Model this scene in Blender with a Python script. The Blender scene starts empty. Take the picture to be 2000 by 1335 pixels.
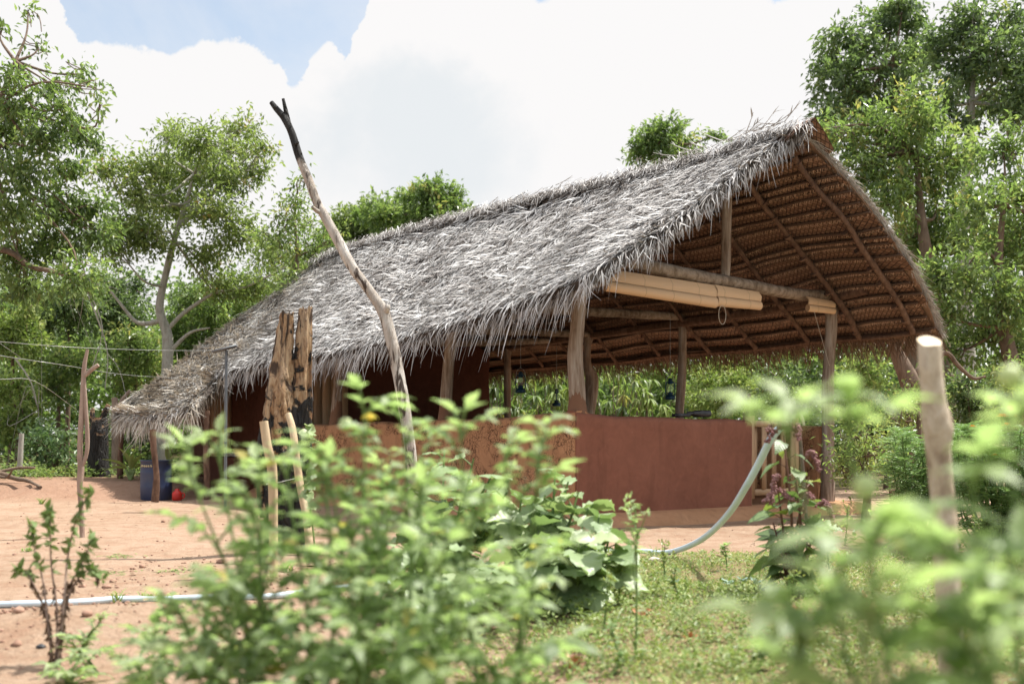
import bpy, math, random
import numpy as np
from mathutils import Vector, noise as mnoise

random.seed(7)
RS = np.random.RandomState(11)
SC = bpy.context.scene
COL = SC.collection
R = math.radians

# ------------------------------------------------------------------ camera
F = 2100.0          # focal length in photo pixels (photo is 2000 wide)
EYE = 0.82
HOR = 864.0
cam_d = bpy.data.cameras.new('camera')
cam = bpy.data.objects.new('camera', cam_d)
COL.objects.link(cam)
cam.location = (0, 0, EYE)
cam.rotation_euler = (R(90), 0, 0)
cam_d.sensor_width = 36
cam_d.lens = 36 * F / 2000
cam_d.shift_y = (HOR - 667.5) / 2000
cam_d.clip_start = 0.05
cam_d.clip_end = 600
cam_d.dof.use_dof = True
cam_d.dof.focus_distance = 10.5
cam_d.dof.aperture_fstop = cam_d.lens / 16.0
SC.camera = cam

# ------------------------------------------------------------------ light
SUN_EL, SUN_AZ = R(62), R(68)     # azimuth measured clockwise from +Y
sd = Vector((math.sin(SUN_AZ) * math.cos(SUN_EL), math.cos(SUN_AZ) * math.cos(SUN_EL), math.sin(SUN_EL)))
sl = bpy.data.lights.new('sun', 'SUN')
sl.energy = 5.0
sl.angle = R(0.5)
sl.color = (1.0, 0.965, 0.9)
so = bpy.data.objects.new('sun', sl)
COL.objects.link(so)
so.rotation_euler = sd.to_track_quat('Z', 'Y').to_euler()
so.location = (6, -4, 30)

W = bpy.data.worlds.new('World')
SC.world = W
W.use_nodes = True


class NT:
    """tiny node helper"""
    def __init__(s, tree):
        s.t = tree
        s.n = tree.nodes
        s.l = tree.links

    def add(s, typ, **kw):
        n = s.n.new(typ)
        for k, v in kw.items():
            setattr(n, k, v)
        return n

    def link(s, a, b):
        s.l.new(a, b)

    def math(s, op, a, b=None, c=None, clamp=False):
        n = s.n.new('ShaderNodeMath')
        n.operation = op
        n.use_clamp = clamp
        for i, v in enumerate((a, b, c)):
            if v is None:
                continue
            if isinstance(v, (int, float)):
                n.inputs[i].default_value = v
            else:
                s.l.new(v, n.inputs[i])
        return n.outputs[0]

    def maprange(s, v, a, b, c=0.0, d=1.0, smooth=False):
        n = s.n.new('ShaderNodeMapRange')
        if smooth:
            n.interpolation_type = 'SMOOTHSTEP'
        s.l.new(v, n.inputs[0])
        for i, x in enumerate((a, b, c, d)):
            n.inputs[i + 1].default_value = x
        return n.outputs[0]

    def mix(s, fac, a, b, mode='MIX'):
        n = s.n.new('ShaderNodeMix')
        n.data_type = 'RGBA'
        n.blend_type = mode
        for sock, v in ((n.inputs[0], fac), (n.inputs[6], a), (n.inputs[7], b)):
            if isinstance(v, (int, float)):
                sock.default_value = v
            elif isinstance(v, tuple):
                sock.default_value = (v[0], v[1], v[2], 1)
            else:
                s.l.new(v, sock)
        return n.outputs[2]

    def noise(s, vec, scale, detail=4, rough=0.55, dist=0.0):
        n = s.n.new('ShaderNodeTexNoise')
        n.inputs['Scale'].default_value = scale
        n.inputs['Detail'].default_value = detail
        n.inputs['Roughness'].default_value = rough
        n.inputs['Distortion'].default_value = dist
        if vec is not None:
            s.l.new(vec, n.inputs['Vector'])
        return n.outputs['Fac']


def make_world():
    t = NT(W.node_tree)
    t.n.clear()
    out = t.add('ShaderNodeOutputWorld')
    bgs = t.add('ShaderNodeBackground')
    sky = t.add('ShaderNodeTexSky', sky_type='NISHITA')
    sky.sun_disc = False
    sky.sun_elevation = SUN_EL
    sky.sun_rotation = SUN_AZ
    sky.air_density = 1.0
    sky.dust_density = 1.5
    bgs.inputs['Strength'].default_value = 0.115
    t.link(t.mix(1.0, sky.outputs[0], (.86, 1.02, 1.02), 'MULTIPLY'), bgs.inputs['Color'])
    tc = t.add('ShaderNodeTexCoord')
    sep = t.add('ShaderNodeSeparateXYZ')
    t.link(tc.outputs['Generated'], sep.inputs[0])
    yy = t.math('MAXIMUM', sep.outputs[1], 0.02)
    n1 = t.noise(tc.outputs['Generated'], 9, 8, 0.62, 0.3)
    n2 = t.noise(tc.outputs['Generated'], 24, 8, 0.65)
    n1c = t.math('SUBTRACT', n1, 0.5)
    n2c = t.math('SUBTRACT', n2, 0.5)
    u = t.math('ADD', t.math('DIVIDE', sep.outputs[0], yy), t.math('MULTIPLY', n2c, 0.045))
    v = t.math('DIVIDE', sep.outputs[2], yy)
    v = t.math('ADD', v, t.math('ADD', t.math('MULTIPLY', n1c, 0.045), t.math('MULTIPLY', n2c, 0.035)))
    # upper outline of the cumulus bank: boundary v as a curve of u
    pts = [(-600, -900), (60, -160), (135, 40), (160, 95), (250, 92), (345, 108), (400, 84), (470, 78), (530, 112),
           (582, 178), (602, 120), (640, 86), (678, 128), (692, 66), (735, -20), (900, -45), (1060, 8), (1110, -20), (1300, -60),
           (1480, -8), (1520, 10), (1560, -10), (1800, -300), (2600, -900)]
    un = t.maprange(u, (-600 - 1000) / F, (2600 - 1000) / F)
    fc = t.add('ShaderNodeFloatCurve')
    cv = fc.mapping.curves[0]
    xy = [((p[0] + 600) / 3200.0, ((HOR - p[1]) / F) / 1.0) for p in pts]
    while len(cv.points) < len(xy):
        cv.points.new(0.5, 0.5)
    for q, (a, b) in zip(cv.points, xy):
        q.location = (a, b)
        q.handle_type = 'VECTOR'
    fc.mapping.update()
    t.link(un, fc.inputs['Value'])
    d = t.math('SUBTRACT', v, fc.outputs[0])
    blue = t.maprange(d, -0.002, 0.008, 0, 1, True)
    # beyond the view: broken cloud overhead
    n3 = t.noise(tc.outputs['Generated'], 3.1, 6, 0.6)
    other = t.maprange(n3, 0.46, 0.56, 0, 1, True)
    high = t.maprange(sep.outputs[2], 0.50, 0.62, 0, 1, True)
    blue = t.math('ADD', t.math('MULTIPLY', blue, t.math('SUBTRACT', 1.0, high)), t.math('MULTIPLY', other, high))
    # thin veil in the blue
    veil = t.maprange(t.noise(tc.outputs['Generated'], 5.5, 7, 0.6, 0.4), 0.35, 0.75, 0.38, 0.76)
    inv = t.math('SUBTRACT', 1.0, blue)
    cl = t.math('MAXIMUM', inv, veil)
    # grey underside of the cloud bank
    du = t.math('SUBTRACT', u, -0.09)
    dv = t.math('SUBTRACT', v, 0.275)
    rr = t.math('ADD', t.math('MULTIPLY', t.math('MULTIPLY', du, du), 60), t.math('MULTIPLY', t.math('MULTIPLY', dv, dv), 130))
    rr = t.math('ADD', rr, t.math('MULTIPLY', n1c, 2.2))
    g = t.maprange(rr, 0.0, 1.1, 1.0, 0.0, True)
    ccol = t.mix(g, (0.59, 0.582, 0.58), (0.505, 0.525, 0.54))
    bgc = t.add('ShaderNodeBackground')
    t.link(ccol, bgc.inputs['Color'])
    t.link(t.math('ADD', .98, t.math('MULTIPLY', t.maprange(sep.outputs[2], .46, .75, 0, 1, True), 1.0)), bgc.inputs['Strength'])  # clouds overhead, out of view, made brighter as added fill light
    mx = t.add('ShaderNodeMixShader')
    t.link(cl, mx.inputs[0])
    t.link(bgs.outputs[0], mx.inputs[1])
    t.link(bgc.outputs[0], mx.inputs[2])
    t.link(mx.outputs[0], out.inputs['Surface'])


make_world()
SC.view_settings.view_transform = 'Standard'
SC.view_settings.look = 'None'
SC.view_settings.exposure = 0.74
SC.view_settings.gamma = 1.0
SC.view_settings.use_curve_mapping = False


# ------------------------------------------------------------------ coordinates
def px(x, y, Z):
    """point at depth Z seen at photo pixel (x, y)"""
    return np.array([(x - 1000) / F * Z, Z, EYE + (HOR - y) / F * Z])


def H(a, b, z):
    """hut coordinates: a along the gable wall, b along the long wall"""
    return np.array([.64 + .814 * a - .581 * b, 10.5 + .581 * a + .814 * b, z])


GA = np.array([.814, .581, 0.])
LB = np.array([-.581, .814, 0.])
UP = np.array([0., 0., 1.])


def sstep(x, a, b):
    t = np.clip((np.asarray(x, float) - a) / (b - a), 0, 1)
    return t * t * (3 - 2 * t)


def vnoise(x, y, s, seed=0.0):
    x = np.atleast_1d(x)
    y = np.atleast_1d(y)
    return np.array([mnoise.noise(Vector((a * s + seed, b * s, seed * 1.7))) for a, b in zip(x.ravel(), y.ravel())]).reshape(x.shape)


def gh_base(x, y):
    x = np.asarray(x, float)
    y = np.asarray(y, float)
    bank = 0.22 * sstep(y + .5 * np.sin(x * 1.7) + .25 * np.sin(x * 4.3), 15.6, 16.7) * sstep(-x, 4.2, 5.2)
    hill = 0.9 * sstep(y, 24, 60)
    mound = 0.13 * np.exp(-((x + 1.75) / .75) ** 2 - ((y - 4.55) / .5) ** 2)
    bed = 0.05 * sstep(x, -0.1, .5) * (1 - sstep(y, 7.2, 7.9)) * sstep(y, 2, 3)
    return bank + hill + mound + bed


def gh(x, y):
    x = float(x)
    y = float(y)
    n = mnoise.noise(Vector((x * .9, y * .9, 3))) * .03 + mnoise.noise(Vector((x * 3.1, y * 3.1, 8))) * .012
    return float(gh_base(x, y)) + n


def ground(x, y):
    return np.array([x, y, gh(x, y)])


# ------------------------------------------------------------------ mesh builder
class MB:
    def __init__(s):
        s.v = []
        s.f = []
        s.t = []
        s.uv = []
        s.m = []
        s.n = 0

    def add(s, v, f, tint=0.5, mat=0, uv=None):
        v = np.asarray(v, float)
        s.v.append(v)
        s.f.append((np.asarray(f, int) + s.n, mat))
        s.t.append(np.broadcast_to(np.asarray(tint, float), (len(v),)).copy())
        s.uv.append(np.zeros((len(v), 2)) if uv is None else np.asarray(uv, float))
        s.n += len(v)

    def build(s, name, mats, parent=None, smooth=True):
        me = bpy.data.meshes.new(name)
        V = np.concatenate(s.v)
        origin = np.zeros(3)
        if parent is not None:
            origin = np.array(parent.location)
        else:
            lo = V.min(0)
            hi = V.max(0)
            origin = np.array([(lo[0] + hi[0]) / 2, (lo[1] + hi[1]) / 2, lo[2]])
        me.vertices.add(len(V))
        me.vertices.foreach_set('co', (V - origin).astype(np.float32).ravel())
        loops = np.concatenate([f.ravel() for f, _ in s.f])
        tot = np.concatenate([np.full(len(f), f.shape[1]) for f, _ in s.f])
        mi = np.concatenate([np.full(len(f), m) for f, m in s.f])
        st = np.concatenate([[0], np.cumsum(tot)[:-1]])
        me.loops.add(len(loops))
        me.loops.foreach_set('vertex_index', loops.astype(np.int32))
        me.polygons.add(len(tot))
        me.polygons.foreach_set('loop_start', st.astype(np.int32))
        me.polygons.foreach_set('material_index', mi.astype(np.int32))
        me.polygons.foreach_set('use_smooth', np.full(len(tot), bool(smooth)))
        at = me.attributes.new('tint', 'FLOAT', 'POINT')
        at.data.foreach_set('value', np.concatenate(s.t).astype(np.float32))
        UV = np.concatenate(s.uv)
        if np.abs(UV).sum() > 0:
            ul = me.uv_layers.new(name='UVMap')
            ul.data.foreach_set('uv', UV[loops].astype(np.float32).ravel())
        me.update(calc_edges=True)
        me.validate()
        if not isinstance(mats, (list, tuple)):
            mats = [mats]
        for m in mats:
            me.materials.append(m)
        o = bpy.data.objects.new(name, me)
        COL.objects.link(o)
        if parent is not None:
            o.parent = parent
        else:
            o.location = origin
        return o

    # -- shapes
    def tube(s, pts, rad, seg=8, tint=0.5, mat=0, sub=4, rough=0.0, nscale=6.0, cap=True, flat=1.0, lump=None):
        pts = np.asarray(pts, float)
        rad = np.broadcast_to(np.asarray(rad, float), (len(pts),))
        if len(pts) > 2 and sub > 1:
            P, Rr = catmull(pts, rad, sub)
        elif sub > 1:
            tt = np.linspace(0, 1, sub + 1)[:, None]
            P = pts[0] * (1 - tt) + pts[1] * tt
            Rr = rad[0] * (1 - tt[:, 0]) + rad[1] * tt[:, 0]
        else:
            P, Rr = pts, rad
        T = np.gradient(P, axis=0)
        T /= np.linalg.norm(T, axis=1)[:, None] + 1e-9
        ref = np.array([0., 0, 1]) if abs(T[0][2]) < .8 else np.array([0., 1, 0])
        n0 = np.cross(T[0], ref)
        n0 /= np.linalg.norm(n0)
        V = []
        ang = np.linspace(0, 2 * math.pi, seg, endpoint=False)
        seedv = random.random() * 50
        for i, (p, r, t) in enumerate(zip(P, Rr, T)):
            n0 = n0 - t * np.dot(n0, t)
            n0 /= np.linalg.norm(n0) + 1e-9
            b0 = np.cross(t, n0)
            for a in ang:
                d = math.cos(a) * n0 + math.sin(a) * flat * b0
                rr = r
                if rough:
                    q = p + d * r
                    rr = r * (1 + rough * mnoise.noise(Vector((q[0] * nscale + seedv, q[1] * nscale, q[2] * nscale * .4)))
                              + rough * .5 * mnoise.noise(Vector((q[0] * nscale * 3 + seedv, q[1] * nscale * 3, q[2] * nscale * 1.5))))
                V.append(p + d * rr)
        n = len(P)
        i = np.arange(n - 1)[:, None] * seg
        j = np.arange(seg)[None, :]
        j2 = (j + 1) % seg
        Fq = np.stack([i + j, i + j2, i + seg + j2, i + seg + j], -1).reshape(-1, 4)
        L = np.concatenate([[0], np.cumsum(np.linalg.norm(np.diff(P, axis=0), axis=1))])
        uv = np.stack([np.tile(ang / 6.283, n), np.repeat(L, seg)], -1)
        s.add(np.array(V), Fq, tint, mat, uv)
        if cap:
            for k, e in ((0, 0), (n - 1, 1)):
                ring = np.array(V[k * seg:(k + 1) * seg])
                c = ring.mean(0)
                vv = np.vstack([ring, c[None]])
                a = np.arange(seg)
                b = (a + 1) % seg
                ff = np.stack([a, b, np.full(seg, seg)], -1)
                if e == 0:
                    ff = ff[:, ::-1]
                s.add(vv, ff, tint, mat, np.full((seg + 1, 2), .01))

    def box(s, c, ax, ay, az, tint=0.5, mat=0):
        """box with centre c and half-axes ax, ay, az (vectors)"""
        c, ax, ay, az = [np.asarray(q, float) for q in (c, ax, ay, az)]
        V = []
        for z in (-1, 1):
            for x, y in ((-1, -1), (1, -1), (1, 1), (-1, 1)):
                V.append(c + ax * x + ay * y + az * z)
        Fq = [[0, 3, 2, 1], [4, 5, 6, 7], [0, 1, 5, 4], [1, 2, 6, 5], [2, 3, 7, 6], [3, 0, 4, 7]]
        s.add(V, Fq, tint, mat)

    def lathe(s, c, prof, seg=16, tint=0.5, mat=0):
        V = []
        ang = np.linspace(0, 2 * math.pi, seg, endpoint=False)
        for r, z in prof:
            for a in ang:
                V.append([c[0] + r * math.cos(a), c[1] + r * math.sin(a), c[2] + z])
        n = len(prof)
        i = np.arange(n - 1)[:, None] * seg
        j = np.arange(seg)[None, :]
        j2 = (j + 1) % seg
        Fq = np.stack([i + j, i + j2, i + seg + j2, i + seg + j], -1).reshape(-1, 4)
        s.add(V, Fq, tint, mat)

    def ball(s, c, r, seg=8, rings=6, tint=.5, mat=0, squash=(1, 1, 1), rough=0.):
        V = []
        sd_ = random.random() * 40
        for i in range(rings + 1):
            th = math.pi * i / rings
            for j in range(seg):
                ph = 2 * math.pi * j / seg
                d = np.array([math.sin(th) * math.cos(ph), math.sin(th) * math.sin(ph), math.cos(th)])
                k = r * (1 + rough * mnoise.noise(Vector(d * 1.6 + sd_)))
                V.append(np.asarray(c) + d * k * np.array(squash))
        i = np.arange(rings)[:, None] * seg
        j = np.arange(seg)[None, :]
        j2 = (j + 1) % seg
        Fq = np.stack([i + j, i + seg + j, i + seg + j2, i + j2], -1).reshape(-1, 4)
        s.add(V, Fq, tint, mat)

    def grid(s, P, tint=.5, mat=0, uv=None):
        """P: (n, m, 3) grid of points"""
        n, m = P.shape[:2]
        i = np.arange(n - 1)[:, None] * m
        j = np.arange(m - 1)[None, :]
        Fq = np.stack([i + j, i + j + 1, i + m + j + 1, i + m + j], -1).reshape(-1, 4)
        s.add(P.reshape(-1, 3), Fq, tint if np.isscalar(tint) else np.asarray(tint).ravel(), mat,
              None if uv is None else uv.reshape(-1, 2))

    def inst(s, tmpl, B, D, N, L, Wd, tint, mat=0):
        """many copies of a leaf template: base B, direction D, normal N"""
        TV, TF = tmpl
        B = np.asarray(B, float)
        n = len(B)
        if n == 0:
            return
        D = norm(D)
        S = norm(np.cross(D, N))
        N = np.cross(S, D)
        L = np.broadcast_to(L, (n,))[:, None, None]
        Wd = np.broadcast_to(Wd, (n,))[:, None, None]
        V = (B[:, None, :] + S[:, None, :] * TV[None, :, 0:1] * Wd + D[:, None, :] * TV[None, :, 1:2] * L
             + N[:, None, :] * TV[None, :, 2:3] * L)
        k = len(TV)
        Fi = (TF[None] + (np.arange(n) * k)[:, None, None]).reshape(-1, TF.shape[1])
        tt = np.repeat(np.broadcast_to(tint, (n,)), k)
        s.add(V.reshape(-1, 3), Fi, tt, mat, np.tile(TV[:, :2], (n, 1)))

    def blades(s, B, D, N, L, Wd, droop, side, tint, nseg=4, mat=0):
        """curved strips: p(t) = B + D L t + down droop t^2 + S side t^2"""
        n = len(B)
        D = norm(D)
        S = norm(np.cross(D, N))
        t = np.linspace(0, 1, nseg + 1)[None, :, None]
        P = B[:, None] + D[:, None] * L[:, None, None] * t - UP[None, None] * (droop[:, None, None] * t ** 2) \
            + S[:, None] * (side[:, None, None] * t ** 2)
        w = Wd[:, None, None] * (1 - .85 * t ** 2.2) * .5
        V = np.stack([P - S[:, None] * w, P + S[:, None] * w], 2)     # n, nseg+1, 2, 3
        base = (np.arange(n) * (nseg + 1) * 2)[:, None]
        k = np.arange(nseg)[None] * 2
        Fq = np.stack([base + k, base + k + 1, base + k + 3, base + k + 2], -1).reshape(-1, 4)
        s.add(V.reshape(-1, 3), Fq, np.repeat(tint, (nseg + 1) * 2), mat)


def norm(v):
    v = np.asarray(v, float)
    return v / (np.linalg.norm(v, axis=-1, keepdims=True) + 1e-9)


def catmull(P, Rr, sub):
    P = np.asarray(P, float)
    Q = np.hstack([P, np.asarray(Rr, float)[:, None]])
    Q = np.vstack([2 * Q[0] - Q[1], Q, 2 * Q[-1] - Q[-2]])
    out = []
    for i in range(1, len(Q) - 2):
        for k in range(sub):
            t = k / sub
            a, b, c, d = Q[i - 1], Q[i], Q[i + 1], Q[i + 2]
            out.append(.5 * ((2 * b) + (-a + c) * t + (2 * a - 5 * b + 4 * c - d) * t * t + (-a + 3 * b - 3 * c + d) * t ** 3))
    out.append(Q[-2])
    out = np.array(out)
    return out[:, :3], np.maximum(out[:, 3], 1e-4)


def rnd(n, a=0.0, b=1.0):
    return RS.uniform(a, b, n)


def rdir(n):
    return norm(RS.normal(size=(n, 3)))


# ------------------------------------------------------------------ object bookkeeping
def tag(o, label=None, cat=None, group=None, kind=None):
    if label:
        o['label'] = label
    if cat:
        o['category'] = cat
    if group:
        o['group'] = group
    if kind:
        o['kind'] = kind
    return o


def thing(name, loc, label, cat, group=None):
    o = bpy.data.objects.new(name, None)
    o.empty_display_size = .1
    COL.objects.link(o)
    o.location = [float(q) for q in loc]
    return tag(o, label, cat, group)


def copy_tree(o, parent=None):
    c = o.copy()
    COL.objects.link(c)
    if parent:
        c.parent = parent
    for ch in [q for q in bpy.data.objects if q.parent == o]:
        copy_tree(ch, c)
    return c


# ------------------------------------------------------------------ materials
MATS = {}


def newmat(name):
    m = bpy.data.materials.new(name)
    m.use_nodes = True
    t = NT(m.node_tree)
    t.n.clear()
    out = t.add('ShaderNodeOutputMaterial')
    b = t.add('ShaderNodeBsdfPrincipled')
    t.link(b.outputs[0], out.inputs['Surface'])
    MATS[name] = m
    return m, t, b, out


def attr(t, name='tint'):
    a = t.add('ShaderNodeAttribute')
    a.attribute_name = name
    return a.outputs['Fac']


def ramp(t, fac, stops):
    r = t.add('ShaderNodeValToRGB')
    e = r.color_ramp.elements
    while len(e) < len(stops):
        e.new(0.5)
    for q, (p, c) in zip(e, stops):
        q.position = p
        q.color = (c[0], c[1], c[2], 1)
    t.link(fac, r.inputs[0])
    return r.outputs[0]


def bump(t, b, h, strength=.5, dist=.02):
    n = t.add('ShaderNodeBump')
    n.inputs['Strength'].default_value = strength
    n.inputs['Distance'].default_value = dist
    t.link(h, n.inputs['Height'])
    t.link(n.outputs[0], b.inputs['Normal'])


def leafmat(name, stops, trans=.35, rough=.42, spec=.5, veins=False, tcol=None):
    m, t, b, out = newmat(name)
    c = ramp(t, attr(t), stops)
    if veins:
        uv = t.add('ShaderNodeUVMap')
        sp = t.add('ShaderNodeSeparateXYZ')
        t.link(uv.outputs[0], sp.inputs[0])
        ax = t.math('ABSOLUTE', sp.outputs[0])
        mid = t.maprange(ax, 0.0, 0.03, 1, 0)
        w = t.math('SINE', t.math('MULTIPLY', t.math('SUBTRACT', sp.outputs[1], t.math('MULTIPLY', ax, .7)), 44))
        vv = t.maprange(w, .90, 1.0, 0, .55)
        vein = t.math('MAXIMUM', mid, vv)
        c = t.mix(t.math('MULTIPLY', vein, .28), c, (.34, .42, .20))
        bump(t, b, t.math('ADD', vein, t.math('MULTIPLY', w, .4)), .14, .01)
    t.link(c, b.inputs['Base Color'])
    b.inputs['Roughness'].default_value = rough
    b.inputs['Specular IOR Level'].default_value = spec
    tr = t.add('ShaderNodeBsdfTranslucent')
    tc = t.mix(1.0, c, tcol or (1.2, 1.35, .80), 'MULTIPLY')
    t.link(tc, tr.inputs['Color'])
    mx = t.add('ShaderNodeMixShader')
    mx.inputs[0].default_value = trans
    t.link(b.outputs[0], mx.inputs[1])
    t.link(tr.outputs[0], mx.inputs[2])
    t.link(mx.outputs[0], out.inputs['Surface'])
    return m


def simplemat(name, col, rough=.6, metal=0., n=None, col2=None, nscale=12, bumpy=0.0, bdist=.01, spec=.4):
    m, t, b, out = newmat(name)
    b.inputs['Roughness'].default_value = rough
    b.inputs['Metallic'].default_value = metal
    b.inputs['Specular IOR Level'].default_value = spec
    tc = t.add('ShaderNodeTexCoord')
    nz = t.noise(tc.outputs['Object'], nscale, 6, .6)
    c2 = col2 or tuple(q * .7 for q in col)
    t.link(t.mix(t.maprange(nz, .35, .68), col, c2), b.inputs['Base Color'])
    if bumpy:
        bump(t, b, nz, bumpy, bdist)
    return m


def barkmat(name, stops, zs=.25, scale=18, strength=.8, rough=.85):
    """bark with stretched grain; colour from noise"""
    m, t, b, out = newmat(name)
    uv = t.add('ShaderNodeTexCoord')
    mp = t.add('ShaderNodeMapping')
    mp.inputs['Scale'].default_value = (1, 1, zs)
    t.link(uv.outputs['Object'], mp.inputs[0])
    n1 = t.noise(mp.outputs[0], scale, 8, .65, .3)
    n2 = t.noise(uv.outputs['Object'], 2.2, 4, .5)
    f = t.math('ADD', t.math('MULTIPLY', n1, .65), t.math('MULTIPLY', n2, .35))
    t.link(ramp(t, f, stops), b.inputs['Base Color'])
    b.inputs['Roughness'].default_value = rough
    b.inputs['Specular IOR Level'].default_value = .2
    bump(t, b, n1, strength, .02)
    return m


M = MATS
# foliage
leafmat('leaf_tree_dark', [(0, (.07, .105, .05)), (.45, (.145, .20, .085)), (.85, (.24, .30, .13)), (1, (.30, .27, .10))], .48, .36, .6)
leafmat('leaf_tree_mid', [(0, (.08, .12, .045)), (.45, (.17, .235, .08)), (.85, (.28, .34, .13)), (1, (.38, .31, .12))], .52, .36, .6)
leafmat('leaf_olive', [(0, (.10, .13, .045)), (.5, (.21, .26, .09)), (.88, (.31, .35, .14)), (1, (.40, .23, .10))], .54, .4, .5)
leafmat('leaf_blue_green', [(0, (.06, .11, .055)), (.5, (.12, .19, .085)), (1, (.20, .27, .12))], .3, .4, .5)
leafmat('leaf_light', [(0, (.10, .15, .04)), (.5, (.24, .31, .09)), (1, (.42, .44, .18))], .4, .5, .4)
leafmat('leaf_tomato', [(0, (.14, .21, .08)), (.5, (.29, .37, .19)), (.93, (.42, .50, .28)), (1, (.50, .42, .14))], .55, .40, .55, veins=True)
leafmat('leaf_eggplant', [(0, (.10, .16, .06)), (.5, (.24, .32, .15)), (1, (.42, .48, .26))], .26, .42, .55, veins=True)
leafmat('leaf_amaranth', [(0, (.07, .12, .05)), (.5, (.16, .23, .08)), (.8, (.30, .35, .09)), (1, (.26, .06, .06))], .30, .42, .5, veins=True)
leafmat('leaf_marigold', [(0, (.08, .14, .05)), (.5, (.17, .26, .10)), (1, (.30, .40, .20))], .3, .42, .5)
leafmat('leaf_ground', [(0, (.09, .12, .03)), (.35, (.19, .26, .075)), (.75, (.34, .39, .14)), (1, (.50, .42, .23))], .3, .5, .4)
leafmat('leaf_wilted', [(0, (.06, .035, .02)), (.4, (.14, .08, .05)), (.6, (.14, .16, .06)), (1, (.14, .22, .06))], .25, .6, .3)
leafmat('leaf_grey', [(0, (.20, .30, .25)), (1, (.42, .52, .46))], .2, .5, .5)
leafmat('dry_leaf', [(0, (.30, .11, .045)), (.6, (.52, .24, .12)), (1, (.75, .48, .33))], .2, .6, .3, tcol=(1.2, .9, .6))
leafmat('petal', [(0, (.85, .22, .01)), (.4, (.9, .42, .03)), (1, (.90, .80, .16))], .3, .6, .3, tcol=(1.2, .9, .4))
leafmat('flower_pink', [(0, (.22, .09, .09)), (1, (.40, .23, .21))], .25, .7, .2, tcol=(1.2, .6, .6))
leafmat('fruit', [(0, (.30, .40, .12)), (1, (.62, .66, .34))], .2, .35, .5)
leafmat('stem_green', [(0, (.07, .12, .03)), (.6, (.16, .24, .07)), (1, (.26, .32, .12))], .15, .5, .4)
leafmat('stem_red', [(0, (.13, .05, .04)), (1, (.24, .12, .08))], .1, .5, .4, tcol=(1.2, .6, .6))
simplemat('twig', (.20, .15, .11), .9, col2=(.10, .075, .055), nscale=20)
barkmat('bark_pale', [(.3, (.20, .18, .15)), (.5, (.42, .39, .34)), (.62, (.25, .22, .18)), (.8, (.50, .47, .42))])
barkmat('bark_brown', [(.3, (.07, .045, .03)), (.55, (.17, .12, .085)), (.8, (.27, .21, .16))])
barkmat('bark_stick', [(.3, (.17, .11, .085)), (.55, (.34, .25, .20)), (.8, (.46, .37, .31))])
barkmat('wood_post', [(.34, (.11, .07, .045)), (.46, (.25, .18, .13)), (.56, (.36, .29, .23)), (.68, (.46, .40, .34))], .08, 30, 1.0)
barkmat('wood_grey', [(.34, (.08, .055, .04)), (.46, (.20, .145, .10)), (.56, (.31, .24, .18)), (.68, (.40, .34, .28))], .6, 16, 1.0)
barkmat('wood_rafter', [(.32, (.045, .025, .017)), (.5, (.13, .075, .05)), (.7, (.25, .155, .105))], .3, 20, .6)
barkmat('wood_peeled', [(.3, (.20, .13, .08)), (.45, (.46, .34, .21)), (.6, (.56, .43, .28)), (.8, (.36, .26, .17))], .12, 16, .7, .7)
barkmat('wood_fork', [(.3, (.20, .16, .12)), (.5, (.44, .38, .32)), (.65, (.34, .26, .20)), (.8, (.56, .51, .45))], .5, 22, .8)


def charred(name, lo, hi, fresh_stops, top_black=False, patch=.5):
    """wood partly burnt: charcoal where the fire reached"""
    m, t, b, out = newmat(name)
    tc = t.add('ShaderNodeTexCoord')
    sp = t.add('ShaderNodeSeparateXYZ')
    t.link(tc.outputs['Object'], sp.inputs[0])
    mp = t.add('ShaderNodeMapping')
    mp.inputs['Scale'].default_value = (1, 1, .22)
    t.link(tc.outputs['Object'], mp.inputs[0])
    n1 = t.noise(mp.outputs[0], 26, 8, .68, .5)
    n2 = t.noise(tc.outputs['Object'], 4.5, 6, .6, .5)
    n3 = t.noise(tc.outputs['Object'], 11, 5, .6)
    z = t.maprange(sp.outputs[2], lo, hi)
    if top_black:
        z = t.math('SUBTRACT', 1.0, z)
    k = t.math('ADD', z, t.math('MULTIPLY', t.math('SUBTRACT', n2, .5), 2.2 * patch))
    k = t.math('ADD', k, t.math('MULTIPLY', t.math('SUBTRACT', n3, .5), 1.3 * patch))
    burn = t.maprange(k, .42, .58, 1, 0, True)
    n5 = t.noise(mp.outputs[0], 7, 5, .65, .8)
    spots = t.maprange(t.noise(mp.outputs[0], 13, 4, .6, 1.0), .54, .61, 0, .95, True)
    tone = ramp(t, n1, fresh_stops)
    tone = t.mix(t.maprange(n5, .45, .7, 0, .6), tone, tuple(min(1, q * 1.25 + .05) for q in fresh_stops[-1][1]))
    tone = t.mix(spots, tone, (.05, .03, .02))
    vor = t.add('ShaderNodeTexVoronoi')
    vor.feature = 'DISTANCE_TO_EDGE'
    vor.inputs['Scale'].default_value = 22
    t.link(mp.outputs[0], vor.inputs['Vector'])
    coal = t.mix(n1, (.006, .006, .007), (.05, .045, .04))
    t.link(t.mix(burn, tone, coal), b.inputs['Base Color'])
    b.inputs['Roughness'].default_value = .75
    b.inputs['Specular IOR Level'].default_value = .3
    h = t.math('ADD', n1, t.math('MULTIPLY', t.maprange(vor.outputs[0], 0, .12), t.math('MULTIPLY', burn, .8)))
    bump(t, b, h, 1.0, .03)
    return m


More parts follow.
